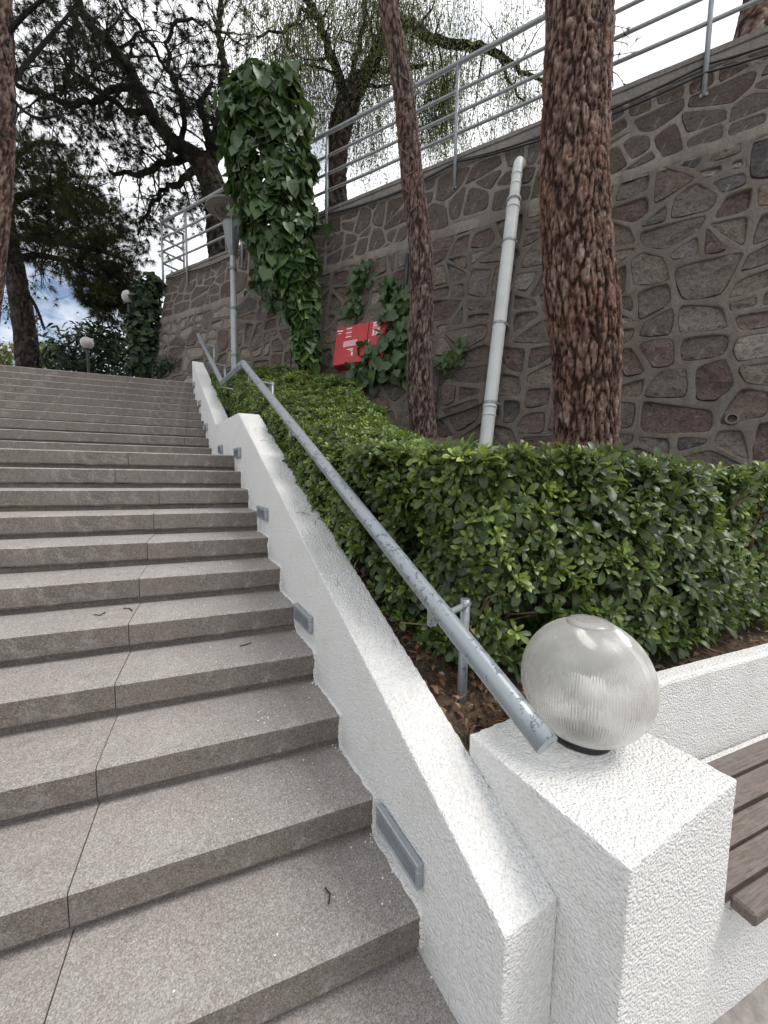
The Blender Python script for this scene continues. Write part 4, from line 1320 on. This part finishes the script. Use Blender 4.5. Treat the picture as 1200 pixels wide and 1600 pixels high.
# needles and twigs
def tufts(P_, D_, nn, ln, wd, spread, tint, mat_attr=True):
    """nn thin needles per tuft fanned round direction D"""
    n_ = len(P_); D_ = unit(D_)
    d = unit(np.repeat(D_, nn, 0) + spread * rng.normal(size=(n_ * nn, 3)))
    p = np.repeat(P_, nn, 0); l_ = ln * rng.uniform(.6, 1.15, (n_ * nn, 1))
    s_ = unit(np.cross(d, rng.normal(size=d.shape))) * wd * .5
    V = np.stack([p - s_, p + s_, p + d * l_ + np.array([0, 0, -.12]) * l_], 1).reshape(-1, 3)
    F = np.arange(n_ * nn * 3).reshape(-1, 3)
    return V, F, np.repeat(np.repeat(tint, nn) + .1 * rng.normal(size=n_ * nn), 3)
def grow(g, a, d, ln, r, lev, tips, droop=.1, wig=.35, seg=5, minlev=0):
    """a recursive branch; collects needle tuft positions in tips"""
    k = max(3, int(ln / .16)); p = np.array(a, float); d = unit(np.array(d, float)); pts = [p]; rs = [r]
    for i in range(k):
        d = unit(d + wig * np.array([random.gauss(0, 1), random.gauss(0, 1), random.gauss(0, .7)]) * .45 + np.array([0, 0, -droop * .3]))
        p = p + d * ln / k; pts.append(p); rs.append(max(.003, r * (1 - .75 * (i + 1) / k)))
        if lev > 0 and i >= 1 and random.random() < .72:
            side = unit(np.cross(d, np.array([random.gauss(0, 1) for _ in range(3)])))
            grow(g, p, unit(d * .55 + side), ln * random.uniform(.32, .55), rs[-1] * .62, lev - 1, tips, droop, wig, 4)
        if lev <= minlev and (i > k * .35): tips.append((p, d))
    tips.append((p, d))
    g.tube(pts, rs, seg, cap=False)
def limb(pts):
    C_ = [at(x, y, d) for x, y, w_, d in pts]; R_ = [w_ * d / FPX / 2 for x, y, w_, d in pts]
    return np.array(C_), np.array(R_)
def densify(C_, R_, step=.12, wob=.02):
    t = np.concatenate([[0], np.cumsum(np.linalg.norm(np.diff(C_, axis=0), axis=1))])
    tt = np.linspace(0, t[-1], max(4, int(t[-1] / step)))
    Q = np.stack([np.interp(tt, t, C_[:, i]) for i in range(3)], -1)
    for _ in range(2): Q[1:-1] = (Q[:-2] + 2 * Q[1:-1] + Q[2:]) / 4
    return Q, np.interp(tt, t, R_)

# big pine in front of the wall
D0 = 3.35
b0 = at(915, 760, D0)
pine1 = thing('pine_tree', 'thick reddish barked pine trunk rising out of the hedge before the stone wall', 'tree', (b0[0], b0[1], .6))
add_trunk(pine1, trunk([(913, 980, 100, D0), (914, 800, 92, D0), (914, 690, 90, D0), (916, 560, 96, D0 - .01), (908, 480, 103, D0 - .02), (900, 400, 99, D0), (897, 300, 98, D0), (897, 200, 97, D0), (902, 100, 97, D0), (905, 0, 96, D0), (906, -150, 96, D0 + .02), (912, -450, 95, D0 + .1), (920, -1000, 92, D0 + .3)], 170, 640, .022, 17, 3.), M_BARKP)
D1 = 4.6
b1 = at(662, 690, D1)
pine2 = thing('pine_tree', 'thin leaning pine trunk between the red cabinet and the drain pipe', 'tree', (b1[0], b1[1], b1[2] - .3))
add_trunk(pine2, trunk([(668, 760, 46, D1), (660, 660, 41, D1), (653, 600, 37, D1), (657, 520, 38, D1), (661, 450, 36, D1), (657, 380, 36, D1), (648, 310, 35, D1), (640, 240, 33, D1), (634, 170, 32, D1), (622, 90, 30, D1), (604, 0, 28, D1), (585, -120, 27, D1), (560, -420, 26, D1 + .2), (545, -900, 24, D1 + .4)], 70, 420, .014, 22, 8.), M_BARKT)
g = G()                                                   # dead vine on the thin trunk
g.tube([at(640 + 14 * math.sin(q * 1.3), 330 - q * 12, D1 - .12 - .02 * math.cos(q)) for q in np.linspace(0, 18, 60)], .006, 5)
g.build('dead_vine', M_TWIG, pine2)

def crown_at(parent, c, r, n_limb, mat, tint=.3, name='crown'):
    g = G(); tips = []
    for i in range(n_limb):
        a = random.random() * 6.28
        grow(g, c + np.array([0, 0, random.uniform(-1, 1) * r * .4]), (math.cos(a), math.sin(a), random.uniform(-.1, .5)), r * random.uniform(.7, 1.1), .05, 2, tips, .1)
    b_ = g.build('branches', M_TWIGD, parent)
    Pt = np.array([q[0] for q in tips]); Dt = np.array([q[1] for q in tips])
    V, F, A = tufts(Pt, Dt, 16, .16, .009, .7, tint + .1 * rng.normal(size=len(Pt)))
    obj(name, raw_mesh(name, V - WLOC[parent.name], F, {'tint': A}), mat, parent)
crown_at(pine1, at(918, -930, D0 + .3), 2.2, 9, M_NEEDLE)
crown_at(pine2, at(546, -860, D1 + .4), 1.8, 8, M_NEEDLE)

# ------------------------------------------------------------------ big dark pine on the terrace
DA = 9.9
ba = at(350, 415, DA)
pineA = thing('pine_tree', 'dark spreading pine behind the far railing with a tangle of crooked limbs', 'tree', (ba[0], ba[1], zt))
add_trunk(pineA, trunk([(352, 440, 46, DA), (348, 390, 44, DA), (343, 330, 42, DA), (330, 285, 38, DA), (318, 255, 36, DA)], 40, 120, .05, 9, 5.), M_BARKD)
limbs = [
    [(320, 262, 34, DA), (295, 235, 24, DA - .1), (270, 222, 21, DA - .2), (248, 195, 20, DA - .3), (228, 165, 18, DA - .4), (214, 130, 17, DA - .5), (200, 100, 16, DA - .6), (170, 65, 14, DA - .7), (135, 35, 12, DA - .8), (112, -20, 10, DA - .9)],
    [(325, 265, 26, DA), (338, 225, 18, DA + .1), (345, 180, 15, DA + .2), (352, 120, 12, DA + .3), (340, 50, 9, DA + .3), (350, -30, 7, DA + .3)],
    [(212, 135, 11, DA - .5), (195, 132, 10, DA - .6), (170, 145, 9, DA - .7), (150, 158, 9, DA - .9), (115, 163, 9, DA - 1.1), (85, 158, 9, DA - 1.2), (50, 140, 8, DA - 1.3), (20, 128, 7, DA - 1.4)],
    [(228, 170, 10, DA - .4), (200, 178, 9, DA - .5), (182, 165, 8, DA - .6), (160, 143, 8, DA - .7), (130, 130, 7, DA - .8), (110, 115, 6, DA - 1), (98, 88, 5, DA - 1)],
    [(275, 225, 9, DA - .2), (292, 170, 8, DA - .4), (262, 95, 6, DA - .6), (258, 60, 5.5, DA - .7), (275, 35, 5, DA - .7), (300, 27, 4, DA - .7), (345, 48, 3, DA - .6), (385, 75, 2, DA - .6)],
    [(295, 175, 7, DA - .4), (270, 120, 6, DA - .5), (240, 75, 5, DA - .6), (200, 20, 4.5, DA - .7), (170, -30, 4, DA - .8)],
    [(300, 240, 14, DA), (270, 250, 11, DA + .2), (235, 268, 9, DA + .3), (200, 272, 7, DA + .4), (172, 270, 5, DA + .4)],
    [(310, 262, 12, DA), (280, 285, 9, DA + .3), (255, 300, 7, DA + .5), (230, 330, 5, DA + .6), (215, 365, 3, DA + .6)],
    [(330, 240, 12, DA), (310, 170, 10, DA - .3), (318, 150, 8, DA - .4), (335, 130, 5, DA - .4)],
    [(120, 20, 7, DA - .9), (110, 60, 7, DA - 1), (108, 110, 6, DA - 1.1), (95, 150, 5, DA - 1.1)],
]
g = G(); tips = []
for i, lm in enumerate(limbs):
    Q, R_ = densify(*limb(lm)); Q = Q + .03 * rng.normal(size=Q.shape) * (np.arange(len(Q))[:, None] > 0)
    g.tube(Q, R_, 8, cap=False)
    for j in range(2, len(Q)):
        if random.random() < .8:
            d = unit(Q[j] - Q[j - 1]); side = unit(np.cross(d, np.array([random.gauss(0, 1) for _ in range(3)])))
            grow(g, Q[j], unit(d * .4 + side + np.array([0, 0, -.12])), random.uniform(.5, 1.5), max(.012, R_[j] * .35), 1 if random.random() < .4 else 2, tips, .22, .42)
g.build('limbs', M_BARKD, pineA, attr='ridge')
Pt = np.array([q[0] for q in tips]); Dt = np.array([q[1] for q in tips])
px = proj(Pt)
# thinner towards the middle of the picture, thick at the upper left
keep = rng.uniform(0, 1, len(Pt)) < np.where(px[:, 0] < 130, .95, np.where(px[:, 0] < 230, .8, .7))
V, F, A = tufts(Pt[keep], Dt[keep], 30, .19, .0095, .8, .22 + .15 * rng.normal(size=keep.sum()))
ex, ed = [], []
for x, y, r, wg in [(60, 60, 75, 1.5), (130, 100, 60, .9), (60, 165, 70, 1.3), (30, 110, 60, 1.), (200, 60, 60, .7), (110, 20, 60, 1.1), (260, 150, 45, .5), (300, 120, 45, .6), (180, 215, 50, .8), (120, 200, 55, .8), (250, 300, 42, .7), (310, 200, 40, .7), (290, 60, 40, .35), (225, 345, 36, .7), (290, 345, 32, .6), (325, 175, 30, .7), (320, 300, 30, .5), (255, 240, 40, .7), (235, 385, 22, .5), (170, 150, 45, .6)]:
    m_ = int(150 * wg); c = at(x, y, DA - .5 + random.uniform(-.6, .6)); d = unit(rng.normal(size=(m_, 3)))
    q = c + d * (r * DA / FPX * rng.uniform(0, 1, m_) ** .5)[:, None]
    ok = np.array([noise.noise(Vector(p_ * 2.1)) for p_ in q]) > -.08
    ex.append(q[ok]); ed.append(d[ok])
ex = np.concatenate(ex); ed = np.concatenate(ed) + np.array([0, 0, -.2])
V2, F2, A2 = tufts(ex, ed, 30, .18, .009, .8, .2 + .15 * rng.normal(size=len(ex)))
F = np.concatenate([F, F2 + len(V)]); V = np.concatenate([V, V2]); A = np.concatenate([A, A2])
obj('crown', raw_mesh('crown', V - WLOC[pineA.name], F, {'tint': A}), M_NEEDLE, pineA)
g = G()
for i in rng.choice(len(Pt), 130, replace=False):        # cones
    g.lathe(Pt[i] + np.array([0, 0, -.05]), [(.004, -.035), (.026, -.02), (.022, .02), (.004, .04)], 6)
g.build('cones', M_TWIGD, pineA, kind='stuff')

# ------------------------------------------------------------------ olive green pine at the stair head, and the trunk at the left edge
DB = 10.6
bb = at(45, 575, DB)
pineB = thing('pine_tree', 'pine with dark trunk and low olive green canopy at the stair head', 'tree', (bb[0], bb[1], 2.97))
add_trunk(pineB, trunk([(48, 600, 34, DB), (44, 560, 31, DB), (36, 500, 29, DB), (26, 440, 27, DB), (16, 390, 25, DB), (8, 340, 22, DB), (0, 280, 20, DB), (-12, 180, 16, DB), (-18, 80, 12, DB)], 36, 170, .03, 12, 2.), M_BARKD)
g = G(); tips = []
for lm in ([(20, 405, 12, DB), (60, 398, 9, DB - .2), (110, 408, 8, DB - .4), (150, 430, 6, DB - .5), (185, 462, 4, DB - .5)],
           [(14, 370, 12, DB), (60, 372, 10, DB - .4), (120, 385, 8, DB - .7), (170, 395, 6, DB - .8), (205, 410, 4, DB - .9)],
           [(6, 320, 12, DB), (50, 300, 10, DB - .4), (95, 292, 8, DB - .6), (140, 300, 6, DB - .8), (170, 330, 4, DB - .9)],
           [(0, 270, 10, DB), (30, 240, 8, DB - .3), (60, 220, 6, DB - .5), (95, 228, 4, DB - .6)],
           [(26, 430, 8, DB), (40, 455, 6, DB), (55, 475, 5, DB), (70, 515, 3, DB)]):
    Q, R_ = densify(*limb(lm)); g.tube(Q, R_, 7, cap=False)
    for j in range(2, len(Q)):
        if random.random() < .6:
            d = unit(Q[j] - Q[j - 1]); side = unit(np.cross(d, np.array([random.gauss(0, 1) for _ in range(3)])))
            grow(g, Q[j], unit(d * .5 + side), random.uniform(.4, 1.0), max(.01, R_[j] * .35), 1, tips, .15)
g.build('limbs', M_BARKD, pineB, attr='ridge')
blobs = [(20, 235, 45, 1), (55, 265, 60, 1.2), (90, 290, 60, 1.2), (125, 300, 52, 1.0), (60, 330, 65, 1.3), (110, 345, 62, 1.3), (150, 350, 48, 1.), (30, 370, 45, .6), (95, 390, 55, 1.), (140, 400, 52, 1.1), (175, 395, 40, .9), (160, 440, 46, 1.), (190, 440, 34, .9), (148, 462, 26, .5), (175, 478, 34, .8), (200, 468, 24, .5), (15, 300, 50, 1)]
Ps, Ds, Ts = [], [], []
for x, y, r, wg in blobs:
    m = int(330 * wg); c = at(x, y, DB - .2 + random.uniform(-.5, .5)); R_ = r * DB / FPX
    d = unit(rng.normal(size=(m, 3))); rr = R_ * rng.uniform(.25, 1.05, m) ** .6
    q = c + d * rr[:, None] * np.array([1, 1, .8])
    Ps.append(q); Ds.append(d + np.array([0, 0, -.1])); Ts.append(.28 + .30 * d[:, 2] + .2 * rng.normal(size=m))  # sunlight on the clump tops put into the needle tint
Pc = np.concatenate(Ps); Dc_ = np.concatenate(Ds); Tc = np.concatenate(Ts)
kp_ = np.array([noise.noise(Vector(p * 1.9)) for p in Pc]) > -.22
V, F, A = tufts(Pc[kp_], Dc_[kp_], 26, .20, .011, .75, Tc[kp_])
if tips:
    Pt = np.array([q[0] for q in tips]); Dt = np.array([q[1] for q in tips])
    V2, F2, A2 = tufts(Pt, Dt, 14, .17, .010, .75, np.full(len(Pt), .2))
    F2 = F2 + len(V); V = np.concatenate([V, V2]); F = np.concatenate([F, F2]); A = np.concatenate([A, A2])
obj('crown', raw_mesh('crown', V - WLOC[pineB.name], F, {'tint': A}), M_NEEDLEG, pineB)

DL = 6.5
bl = at(-45, 620, DL)
pineL = thing('pine_tree', 'brown pine trunk cut by the left picture edge beside the stairs', 'tree', (bl[0], bl[1], 1.6))
add_trunk(pineL, trunk([(-60, 760, 46, DL), (-45, 620, 44, DL), (-28, 480, 42, DL), (-12, 360, 40, DL), (-4, 260, 40, DL), (-1, 160, 40, DL), (-4, 60, 40, DL), (-8, -60, 38, DL), (-16, -400, 34, DL)], 44, 200, .024, 14, 1.), M_BARKT)
g = G(); tips = []
for lm in ([(5, 150, 8, DL), (40, 100, 7, DL + .2), (75, 60, 6, DL + .3), (110, 20, 4, DL + .4), (140, -30, 3, DL + .4)], [(5, 60, 8, DL), (40, 20, 6, DL), (80, -10, 5, DL)],
           [(10, 140, 6, DL), (30, 170, 5, DL), (60, 190, 4, DL), (90, 180, 3, DL)]):
    Q, R_ = densify(*limb(lm)); g.tube(Q, R_, 7, cap=False)
    for j in range(2, len(Q)):
        d = unit(Q[j] - Q[j - 1]); side = unit(np.cross(d, np.array([random.gauss(0, 1) for _ in range(3)])))
        grow(g, Q[j], unit(d * .5 + side), random.uniform(.3, .8), .012, 1, tips, .15)
g.build('limbs', M_BARKD, pineL, attr='ridge')
Pt = np.array([q[0] for q in tips]); Dt = np.array([q[1] for q in tips])
V, F, A = tufts(Pt, Dt, 18, .14, .007, .7, np.full(len(Pt), .15))
obj('crown', raw_mesh('crown', V - WLOC[pineL.name], F, {'tint': A}), M_NEEDLE, pineL)

# ------------------------------------------------------------------ weeping tree on the terrace
DW = 8.3
bw = at(525, 330, DW)
weep = thing('weeping_tree', 'dark forked tree with fine weeping foliage behind the railing on the wall', 'tree', (bw[0], bw[1], zt))
add_trunk(weep, trunk([(524, 345, 34, DW), (524, 290, 33, DW), (526, 230, 33, DW), (534, 185, 34, DW), (546, 152, 34, DW), (552, 138, 30, DW)], 36, 110, .05, 10, 6.), M_BARKD)
wl = [[(543, 155, 22, DW), (533, 130, 17, DW - .1), (520, 95, 14, DW - .2), (508, 55, 13, DW - .3), (492, 22, 12, DW - .4), (475, -10, 10, DW - .5), (455, -60, 8, DW - .5)],
      [(548, 150, 26, DW), (568, 122, 22, DW + .1), (588, 85, 21, DW + .1), (604, 45, 20, DW + .2), (615, 10, 19, DW + .2), (622, -50, 16, DW + .2)],
      [(610, 20, 16, DW + .2), (640, 38, 15, DW), (672, 62, 14, DW - .2), (720, 72, 13, DW - .3), (765, 76, 12, DW - .4), (785, 92, 10, DW - .4), (815, 108, 7, DW - .4), (850, 128, 5, DW - .4)],
      [(546, 145, 10, DW), (556, 90, 8, DW), (568, 40, 7, DW), (575, -30, 6, DW)],
      [(520, 95, 7, DW - .2), (512, 60, 6, DW - .3), (500, 45, 5, DW - .4)],
      [(490, 25, 7, DW - .4), (470, 15, 6, DW - .5), (465, 35, 5, DW - .6), (440, 50, 4, DW - .7), (400, 55, 3, DW - .8)],
      [(572, 118, 9, DW + .1), (600, 108, 7, DW + .1), (640, 110, 6, DW), (668, 100, 5, DW)],
      [(780, 90, 5, DW - .4), (795, 120, 4, DW - .4), (805, 150, 3, DW - .4), (820, 165, 2, DW - .4)],
      [(440, 45, 3, DW - .7), (455, 85, 2.5, DW - .7), (470, 110, 2, DW - .7)]]
g = G(); anchors = []
for lm in wl:
    Q, R_ = densify(*limb(lm)); Q = Q + .02 * rng.normal(size=Q.shape); g.tube(Q, R_, 8, cap=False)
    anchors += list(Q[1:])
    tp = []
    for j in range(2, len(Q)):
        if random.random() < .5:
            d = unit(Q[j] - Q[j - 1]); side = unit(np.cross(d, np.array([random.gauss(0, 1) for _ in range(3)])))
            grow(g, Q[j], unit(d * .3 + side + np.array([0, 0, .25])), random.uniform(.5, 1.3), max(.01, R_[j] * .3), 1, tp, .1, .5)
    anchors += [q[0] for q in tp]
for q in range(60):                                       # boughs above the picture that the strands hang from
    anchors.append(at(random.uniform(430, 880), random.uniform(-140, 0), DW + random.uniform(-.8, .8)))
anchors = np.array(anchors)
V, F, A = [], [], []
lf = np.array([(0, 0, 0), (.5, .16, 0), (1, 0, 0), (.5, -.16, 0)])
def strand(p, ln, tint, dens=1.):
    k = int(ln / .027 * dens); t = np.sort(rng.uniform(0, 1, k))
    sway = rng.normal(size=3) * .22; sway[2] = 0
    sp_ = .085 * rng.normal(size=(k, 3))
    c = sp_ + p + np.stack([sway[0] * t ** 1.5, sway[1] * t ** 1.5, -ln * t], -1)
    g.tube([p, p + sway * .35 + np.array([0, 0, -ln * .5]), p + sway + np.array([0, 0, -ln])], [.006, .004, .002], 3, cap=False)
    d = unit(np.stack([rng.normal(size=k), rng.normal(size=k), -1.2 + .5 * rng.normal(size=k)], -1)); s_ = unit(np.cross(d, rng.normal(size=(k, 3))))
    l_ = rng.uniform(.035, .085, k)[:, None]
    q = np.stack([c, c + d * l_ * .5 + s_ * l_ * .14, c + d * l_, c + d * l_ * .5 - s_ * l_ * .14], 1)
    b_ = sum(len(x) for x in V) ; V.append(q.reshape(-1, 3))
    i4 = (np.arange(k) * 4 + b_)[:, None]
    F.append(np.concatenate([i4 + np.array([0, 1, 2]), i4 + np.array([0, 2, 3])])); A.append(np.repeat(tint + .15 * rng.normal(size=k), 4))
for q in range(1750):
    a = anchors[rng.integers(len(anchors))] + rng.normal(size=3) * np.array([.28, .28, .1])
    strand(a, random.uniform(.3, 1.35), .30 + .15 * random.gauss(0, 1))
for q in range(120):                                      # dense curtain left of the big trunk, its lit look put into the tint
    strand(at(random.gauss(694, 16), random.uniform(70, 150), DW + .6 + random.uniform(-.3, .3)), random.uniform(.8, 2.1), .62 + .1 * random.gauss(0, 1))
for q in range(60):
    strand(at(random.gauss(655, 14), random.uniform(120, 210), DW + .6 + random.uniform(-.3, .3)), random.uniform(.6, 1.3), .45)
for q in range(70):
    strand(at(random.uniform(540, 600), random.uniform(150, 250), DW + .8), random.uniform(.5, 1.2), .35)
g.build('limbs', M_BARKD, weep, attr='ridge')
obj('crown', raw_mesh('crown', np.concatenate(V) - WLOC[weep.name], np.concatenate(F), {'tint': np.concatenate(A)}), M_WEEP, weep)

# leaning trunk at the top right corner, behind the wall
DR = 4.9
br = at(1160, 70, DR)
pineR = thing('pine_tree', 'reddish leaning trunk behind the wall top in the upper right corner', 'tree', (br[0], br[1], zt))
add_trunk(pineR, trunk([(1165, 110, 50, DR), (1170, 70, 46, DR), (1182, 20, 44, DR), (1196, -40, 42, DR), (1225, -160, 40, DR), (1260, -400, 36, DR)], 40, 110, .025, 14, 4.), M_BARKP)
crown_at(pineR, at(1255, -380, DR), 1.7, 7, M_NEEDLE)
g = G(); tips = []                                        # a needle spray hanging right of the big trunk
Q, R_ = densify(*limb([(912, -200, 12, D0), (935, -60, 8, D0 + .5), (948, 20, 5, D0 + .9), (955, 90, 3, D0 + 1.2), (958, 135, 1.5, D0 + 1.3)]))
g.tube(Q, R_, 6, cap=False)
for p in Q[-6:]:
    grow(g, p, (random.gauss(.3, .5), random.gauss(0, .5), -.3), .22, .005, 1, tips, .2)
g.build('limbs', M_BARKD, pine1, attr='ridge')
Pt = np.array([q[0] for q in tips]); Dt = np.array([q[1] for q in tips])
V, F, A = tufts(Pt, Dt, 12, .10, .004, .6, np.full(len(Pt), .35))
obj('needle_spray', raw_mesh('needle_spray', V - WLOC[pine1.name], F, {'tint': A}), M_NEEDLE, pine1, kind='stuff')

# ------------------------------------------------------------------ shrubs at the stair head
def shrub(name, label, cat, blobs, dep, size, n_, mat, tint, group=None, z=2.97, leaf='ivy', shell=.55):
    Ps, Ds = [], []
    tot = sum(b[2] * b[3] for b in blobs)
    for x, y, rx, ry in blobs:
        m = int(n_ * rx * ry / tot); c = at(x, y, dep); d = unit(rng.normal(size=(m, 3)))
        rr = rng.uniform(shell, 1.0, m)
        lp = 1 + .16 * np.array([noise.noise(Vector(q * 2.2 + np.array([x, y, 0]) * .1)) for q in d]) * 2
        R_ = np.array([rx, rx, ry]) * dep / FPX
        Ps.append(c + d * (rr * lp)[:, None] * R_); Ds.append(d)
    Pq = np.concatenate(Ps); Dq = np.concatenate(Ds); k = len(Pq)
    b0_ = at(blobs[0][0], blobs[0][1], dep)
    t = thing(name, label, cat, (b0_[0], b0_[1], z), group)
    Zl = unit(Dq + .6 * rng.normal(size=Dq.shape) + np.array([0, 0, .3]))
    tm = IVY if leaf == 'ivy' else [leaf_obovate(1., .3 if leaf == 'long' else .45, .2, .5, a) for a in (.2, .35, .5, .7)]
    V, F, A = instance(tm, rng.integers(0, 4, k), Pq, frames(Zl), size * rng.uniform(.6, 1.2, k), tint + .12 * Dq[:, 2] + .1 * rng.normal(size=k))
    obj('foliage', raw_mesh('foliage', V - WLOC[t.name], F, {'tint': A}, True), mat, t)
    g = G(); c = np.array([b0_[0], b0_[1], z])
    for q in range(7):
        e_ = Pq[rng.integers(k)]
        g.tube([c + np.array([random.uniform(-.1, .1), random.uniform(-.1, .1), -.02]), (c + e_) / 2 + np.array([0, 0, .1]), e_], [.03, .02, .008], 5, cap=False)
    g.build('stem', M_TWIGD, t)
    return t
shrub('bush', 'wide dark bush with drooping leaves at the stair head', 'bush', [(140, 556, 60, 48), (182, 560, 42, 46), (108, 572, 36, 34), (165, 530, 34, 26)], 11.0, .22, 2300, M_SHRUB, -.05, leaf='long')
shrub('ivy_clad_post', 'tall narrow ivy mound at the far corner of the stone wall', 'ivy', [(230, 470, 22, 34), (231, 520, 24, 50), (228, 560, 26, 40), (240, 448, 16, 20), (220, 520, 20, 42)], 9.0, .12, 2600, M_SHRUB, .12)
shrub('low_shrub', 'small rounded dark shrub at the wall foot by the stair head', 'shrub', [(268, 574, 28, 15), (285, 580, 22, 12), (252, 582, 18, 9)], 8.7, .07, 1500, M_SHRUB, .05, leaf='ob')
shrub('low_shrub', 'flat low shrub between the dark bush and the ivy mound', 'shrub', [(228, 582, 26, 7), (205, 580, 16, 5)], 9.3, .07, 800, M_SHRUB, .1, leaf='ob')
shrub('far_tree', 'yellow green treetop seen past the dark trunk, far left', 'tree', [(12, 552, 24, 22), (-15, 560, 30, 30)], 19., .22, 900, M_FAR, .0, leaf='ob', z=1.5)
shrub('far_tree', 'yellow green treetop just left of the dark bush', 'tree', [(82, 553, 20, 20), (66, 562, 16, 14)], 19.5, .22, 900, M_FAR, .0, leaf='ob', z=1.5)
shrub('far_tree', 'loose dark leafy branches against the blue sky gap', 'tree', [(58, 500, 8, 30), (52, 540, 10, 18), (135, 505, 18, 12), (12, 480, 20, 40), (8, 420, 16, 40)], 15., .13, 330, M_SHRUB, .15, leaf='ob', shell=.1, z=2.4)

# ------------------------------------------------------------------ litter
LIT = [leaf_obovate(1., .42, .3, 1.2, a) for a in (.25, .45, .6, .8)] + [leaf_obovate(1., .12, .1, .4, a) for a in (.3, .5)]
n_ = 2200
s = rng.uniform(-.02, 1.5, n_) ** 1.0; nn = .2 + .5 * rng.uniform(0, 1, n_) ** 1.2
zz = np.array([soil_z(q) for q in s]) + .018 + .012 * rng.uniform(0, 1, n_)
Pq = kpa(np.maximum(s, .045), nn, zz)
V, F, A = instance(LIT, np.minimum(rng.integers(0, 10, n_), 5), Pq, frames(np.array([0, 0, 1.]) + .45 * rng.normal(size=(n_, 3))), rng.uniform(.02, .055, n_), -.1 + .15 * rng.normal(size=n_))
n_ = 420
x = rng.uniform(1.7, 3.6, n_); y = rng.uniform(.13, .40, n_)
V2, F2, A2 = instance(LIT, rng.integers(0, 6, n_), np.stack([x, y, .40 + .03 * rng.uniform(0, 1, n_) + .0 * x], -1), frames(np.array([0, 0, 1.]) + .45 * rng.normal(size=(n_, 3))), rng.uniform(.025, .055, n_), -.05 + .1 * rng.normal(size=n_))
o_ = raw_mesh('leaf_litter', np.concatenate([V, V2]), np.concatenate([F, F2 + len(V)]), {'tint': np.concatenate([A, A2])})
obj('leaf_litter', o_, M_DRY, kind='stuff')
# strip of soil along the low wall
V, F = [], []
grid_sheet('planter_bed', np.linspace(1.2, 5, 40), np.linspace(.115, 1.2, 12), lambda u, v: (u, v, .40 + .05 * min(1, v - .1) + .012 * fn((u, v, 0), 8)), M_SOIL)

def single_leaf(x, y, z, tint, sz, label, px_lit=False):
    v, f, a = leaf_obovate(1., .5, .5, 1.6, tint)
    rt = frames(np.array([[random.gauss(0, .4), random.gauss(0, .4), 1.]]))[0]
    Vq = (v * sz) @ rt.T + np.array([x, y, z + .012])
    o = obj('fallen_leaf', raw_mesh('fallen_leaf', Vq - np.array([x, y, z]), f, {'tint': a}), M_DRY, None, (x, y, z), label=label, cat='leaf', group='fallen leaves and twigs')
def on_step(x, y):
    for k in range(-1, 11):
        Pq = hit(x, y, np.array([0, 0, 1.]), np.array([0, 0, k * RISE]))
        if k * TREAD - .01 <= Pq[1] <= (k + 1) * TREAD + .03: return Pq
    return Pq
p = on_step(384, 1083); single_leaf(*p, .75, .04, 'small pale tan leaf lying against a lower stair riser')
p = hit(741, 996, -KN, kp(0, .1 - .03, 0)); 
single_leaf(p[0], p[1], p[2] - .004, .35, .028, 'small brown leaf stuck on the handrail above its lowest post')
def twig(name, label, pts, r):
    g = G(); g.tube(pts, r, 5); g.build(name, M_TWIGD, None, loc=pts[0], label=label, cat='twig', group='fallen leaves and twigs')
for (px_, lab) in ((((508, 1390), (516, 1400), (514, 1415)), 'thin dark twig on the lowest stair slab near the large step light'),
                   (((147, 962), (156, 963), (165, 958)), 'short bent dark twig on a tread left of the slab joint'),
                   (((193, 952), (202, 952), (207, 956)), 'tiny dark twig touching the slab joint on a middle tread'),
                   (((375, 1011), (384, 1009), (392, 1006)), 'straight dark twig on a tread near the second step light')):
    twig('twig', lab, [on_step(*q) + np.array([0, 0, .006]) for q in px_], .0028)
# pine needles shed on the sloping parapet top
tn_ = (1.873 - .273) / 3.278
g = G()
for q in range(17):
    s = random.uniform(-.2, 2.8); n = random.uniform(.02, .17); a = random.random() * 6.28; l_ = random.uniform(.03, .075)
    z0 = .273 + (s + .318) * tn_ + .0055
    for e_ in (a, a + random.uniform(.15, .5)):
        s2, n2 = s + l_ * math.cos(e_), min(.185, max(.005, n + l_ * math.sin(e_)))
        g.tube([kp(s, n, z0), kp((s + s2) / 2, (n + n2) / 2 + .002, z0 + (s2 - s) / 2 * tn_ + .004), kp(s2, n2, z0 + (s2 - s) * tn_ + .001)], .00055, 4)
g.build('pine_needles', M_TWIG, None, kind='stuff')
# flakes of white paint dropped on the treads
V, F = [], []
for q in range(170):
    k = random.choice([-1, 0, 0, 0, 1, 1, 1, 2, 2, 3, 3, 4, 5, 6, 7]); y = k * TREAD + random.uniform(.03, .30)
    x = kerb_x(y) - abs(random.gauss(0, .30)) - .015
    if q < 40:
        y = k * TREAD + random.uniform(.25, .33); x = kerb_x(y) - random.uniform(.0, .03)
    r = random.choice([.0012, .0016, .002, .0026, .0035]) * (1.6 if q < 40 else 1)
    m = len(V)
    for a in range(5):
        V.append((x + r * math.cos(a * 1.256) * random.uniform(.6, 1.4), y + r * math.sin(a * 1.256) * random.uniform(.6, 1.4), k * RISE + .004))
    V.append((x, y, k * RISE + .004 + r * .6)); V.append((x, y, k * RISE - .002))
    F += [(m + a, m + (a + 1) % 5, m + 5) for a in range(5)] + [(m + (a + 1) % 5, m + a, m + 6) for a in range(5)]
obj('paint_flakes', raw_mesh('paint_flakes', np.array(V), F), M_CHIP, kind='stuff')
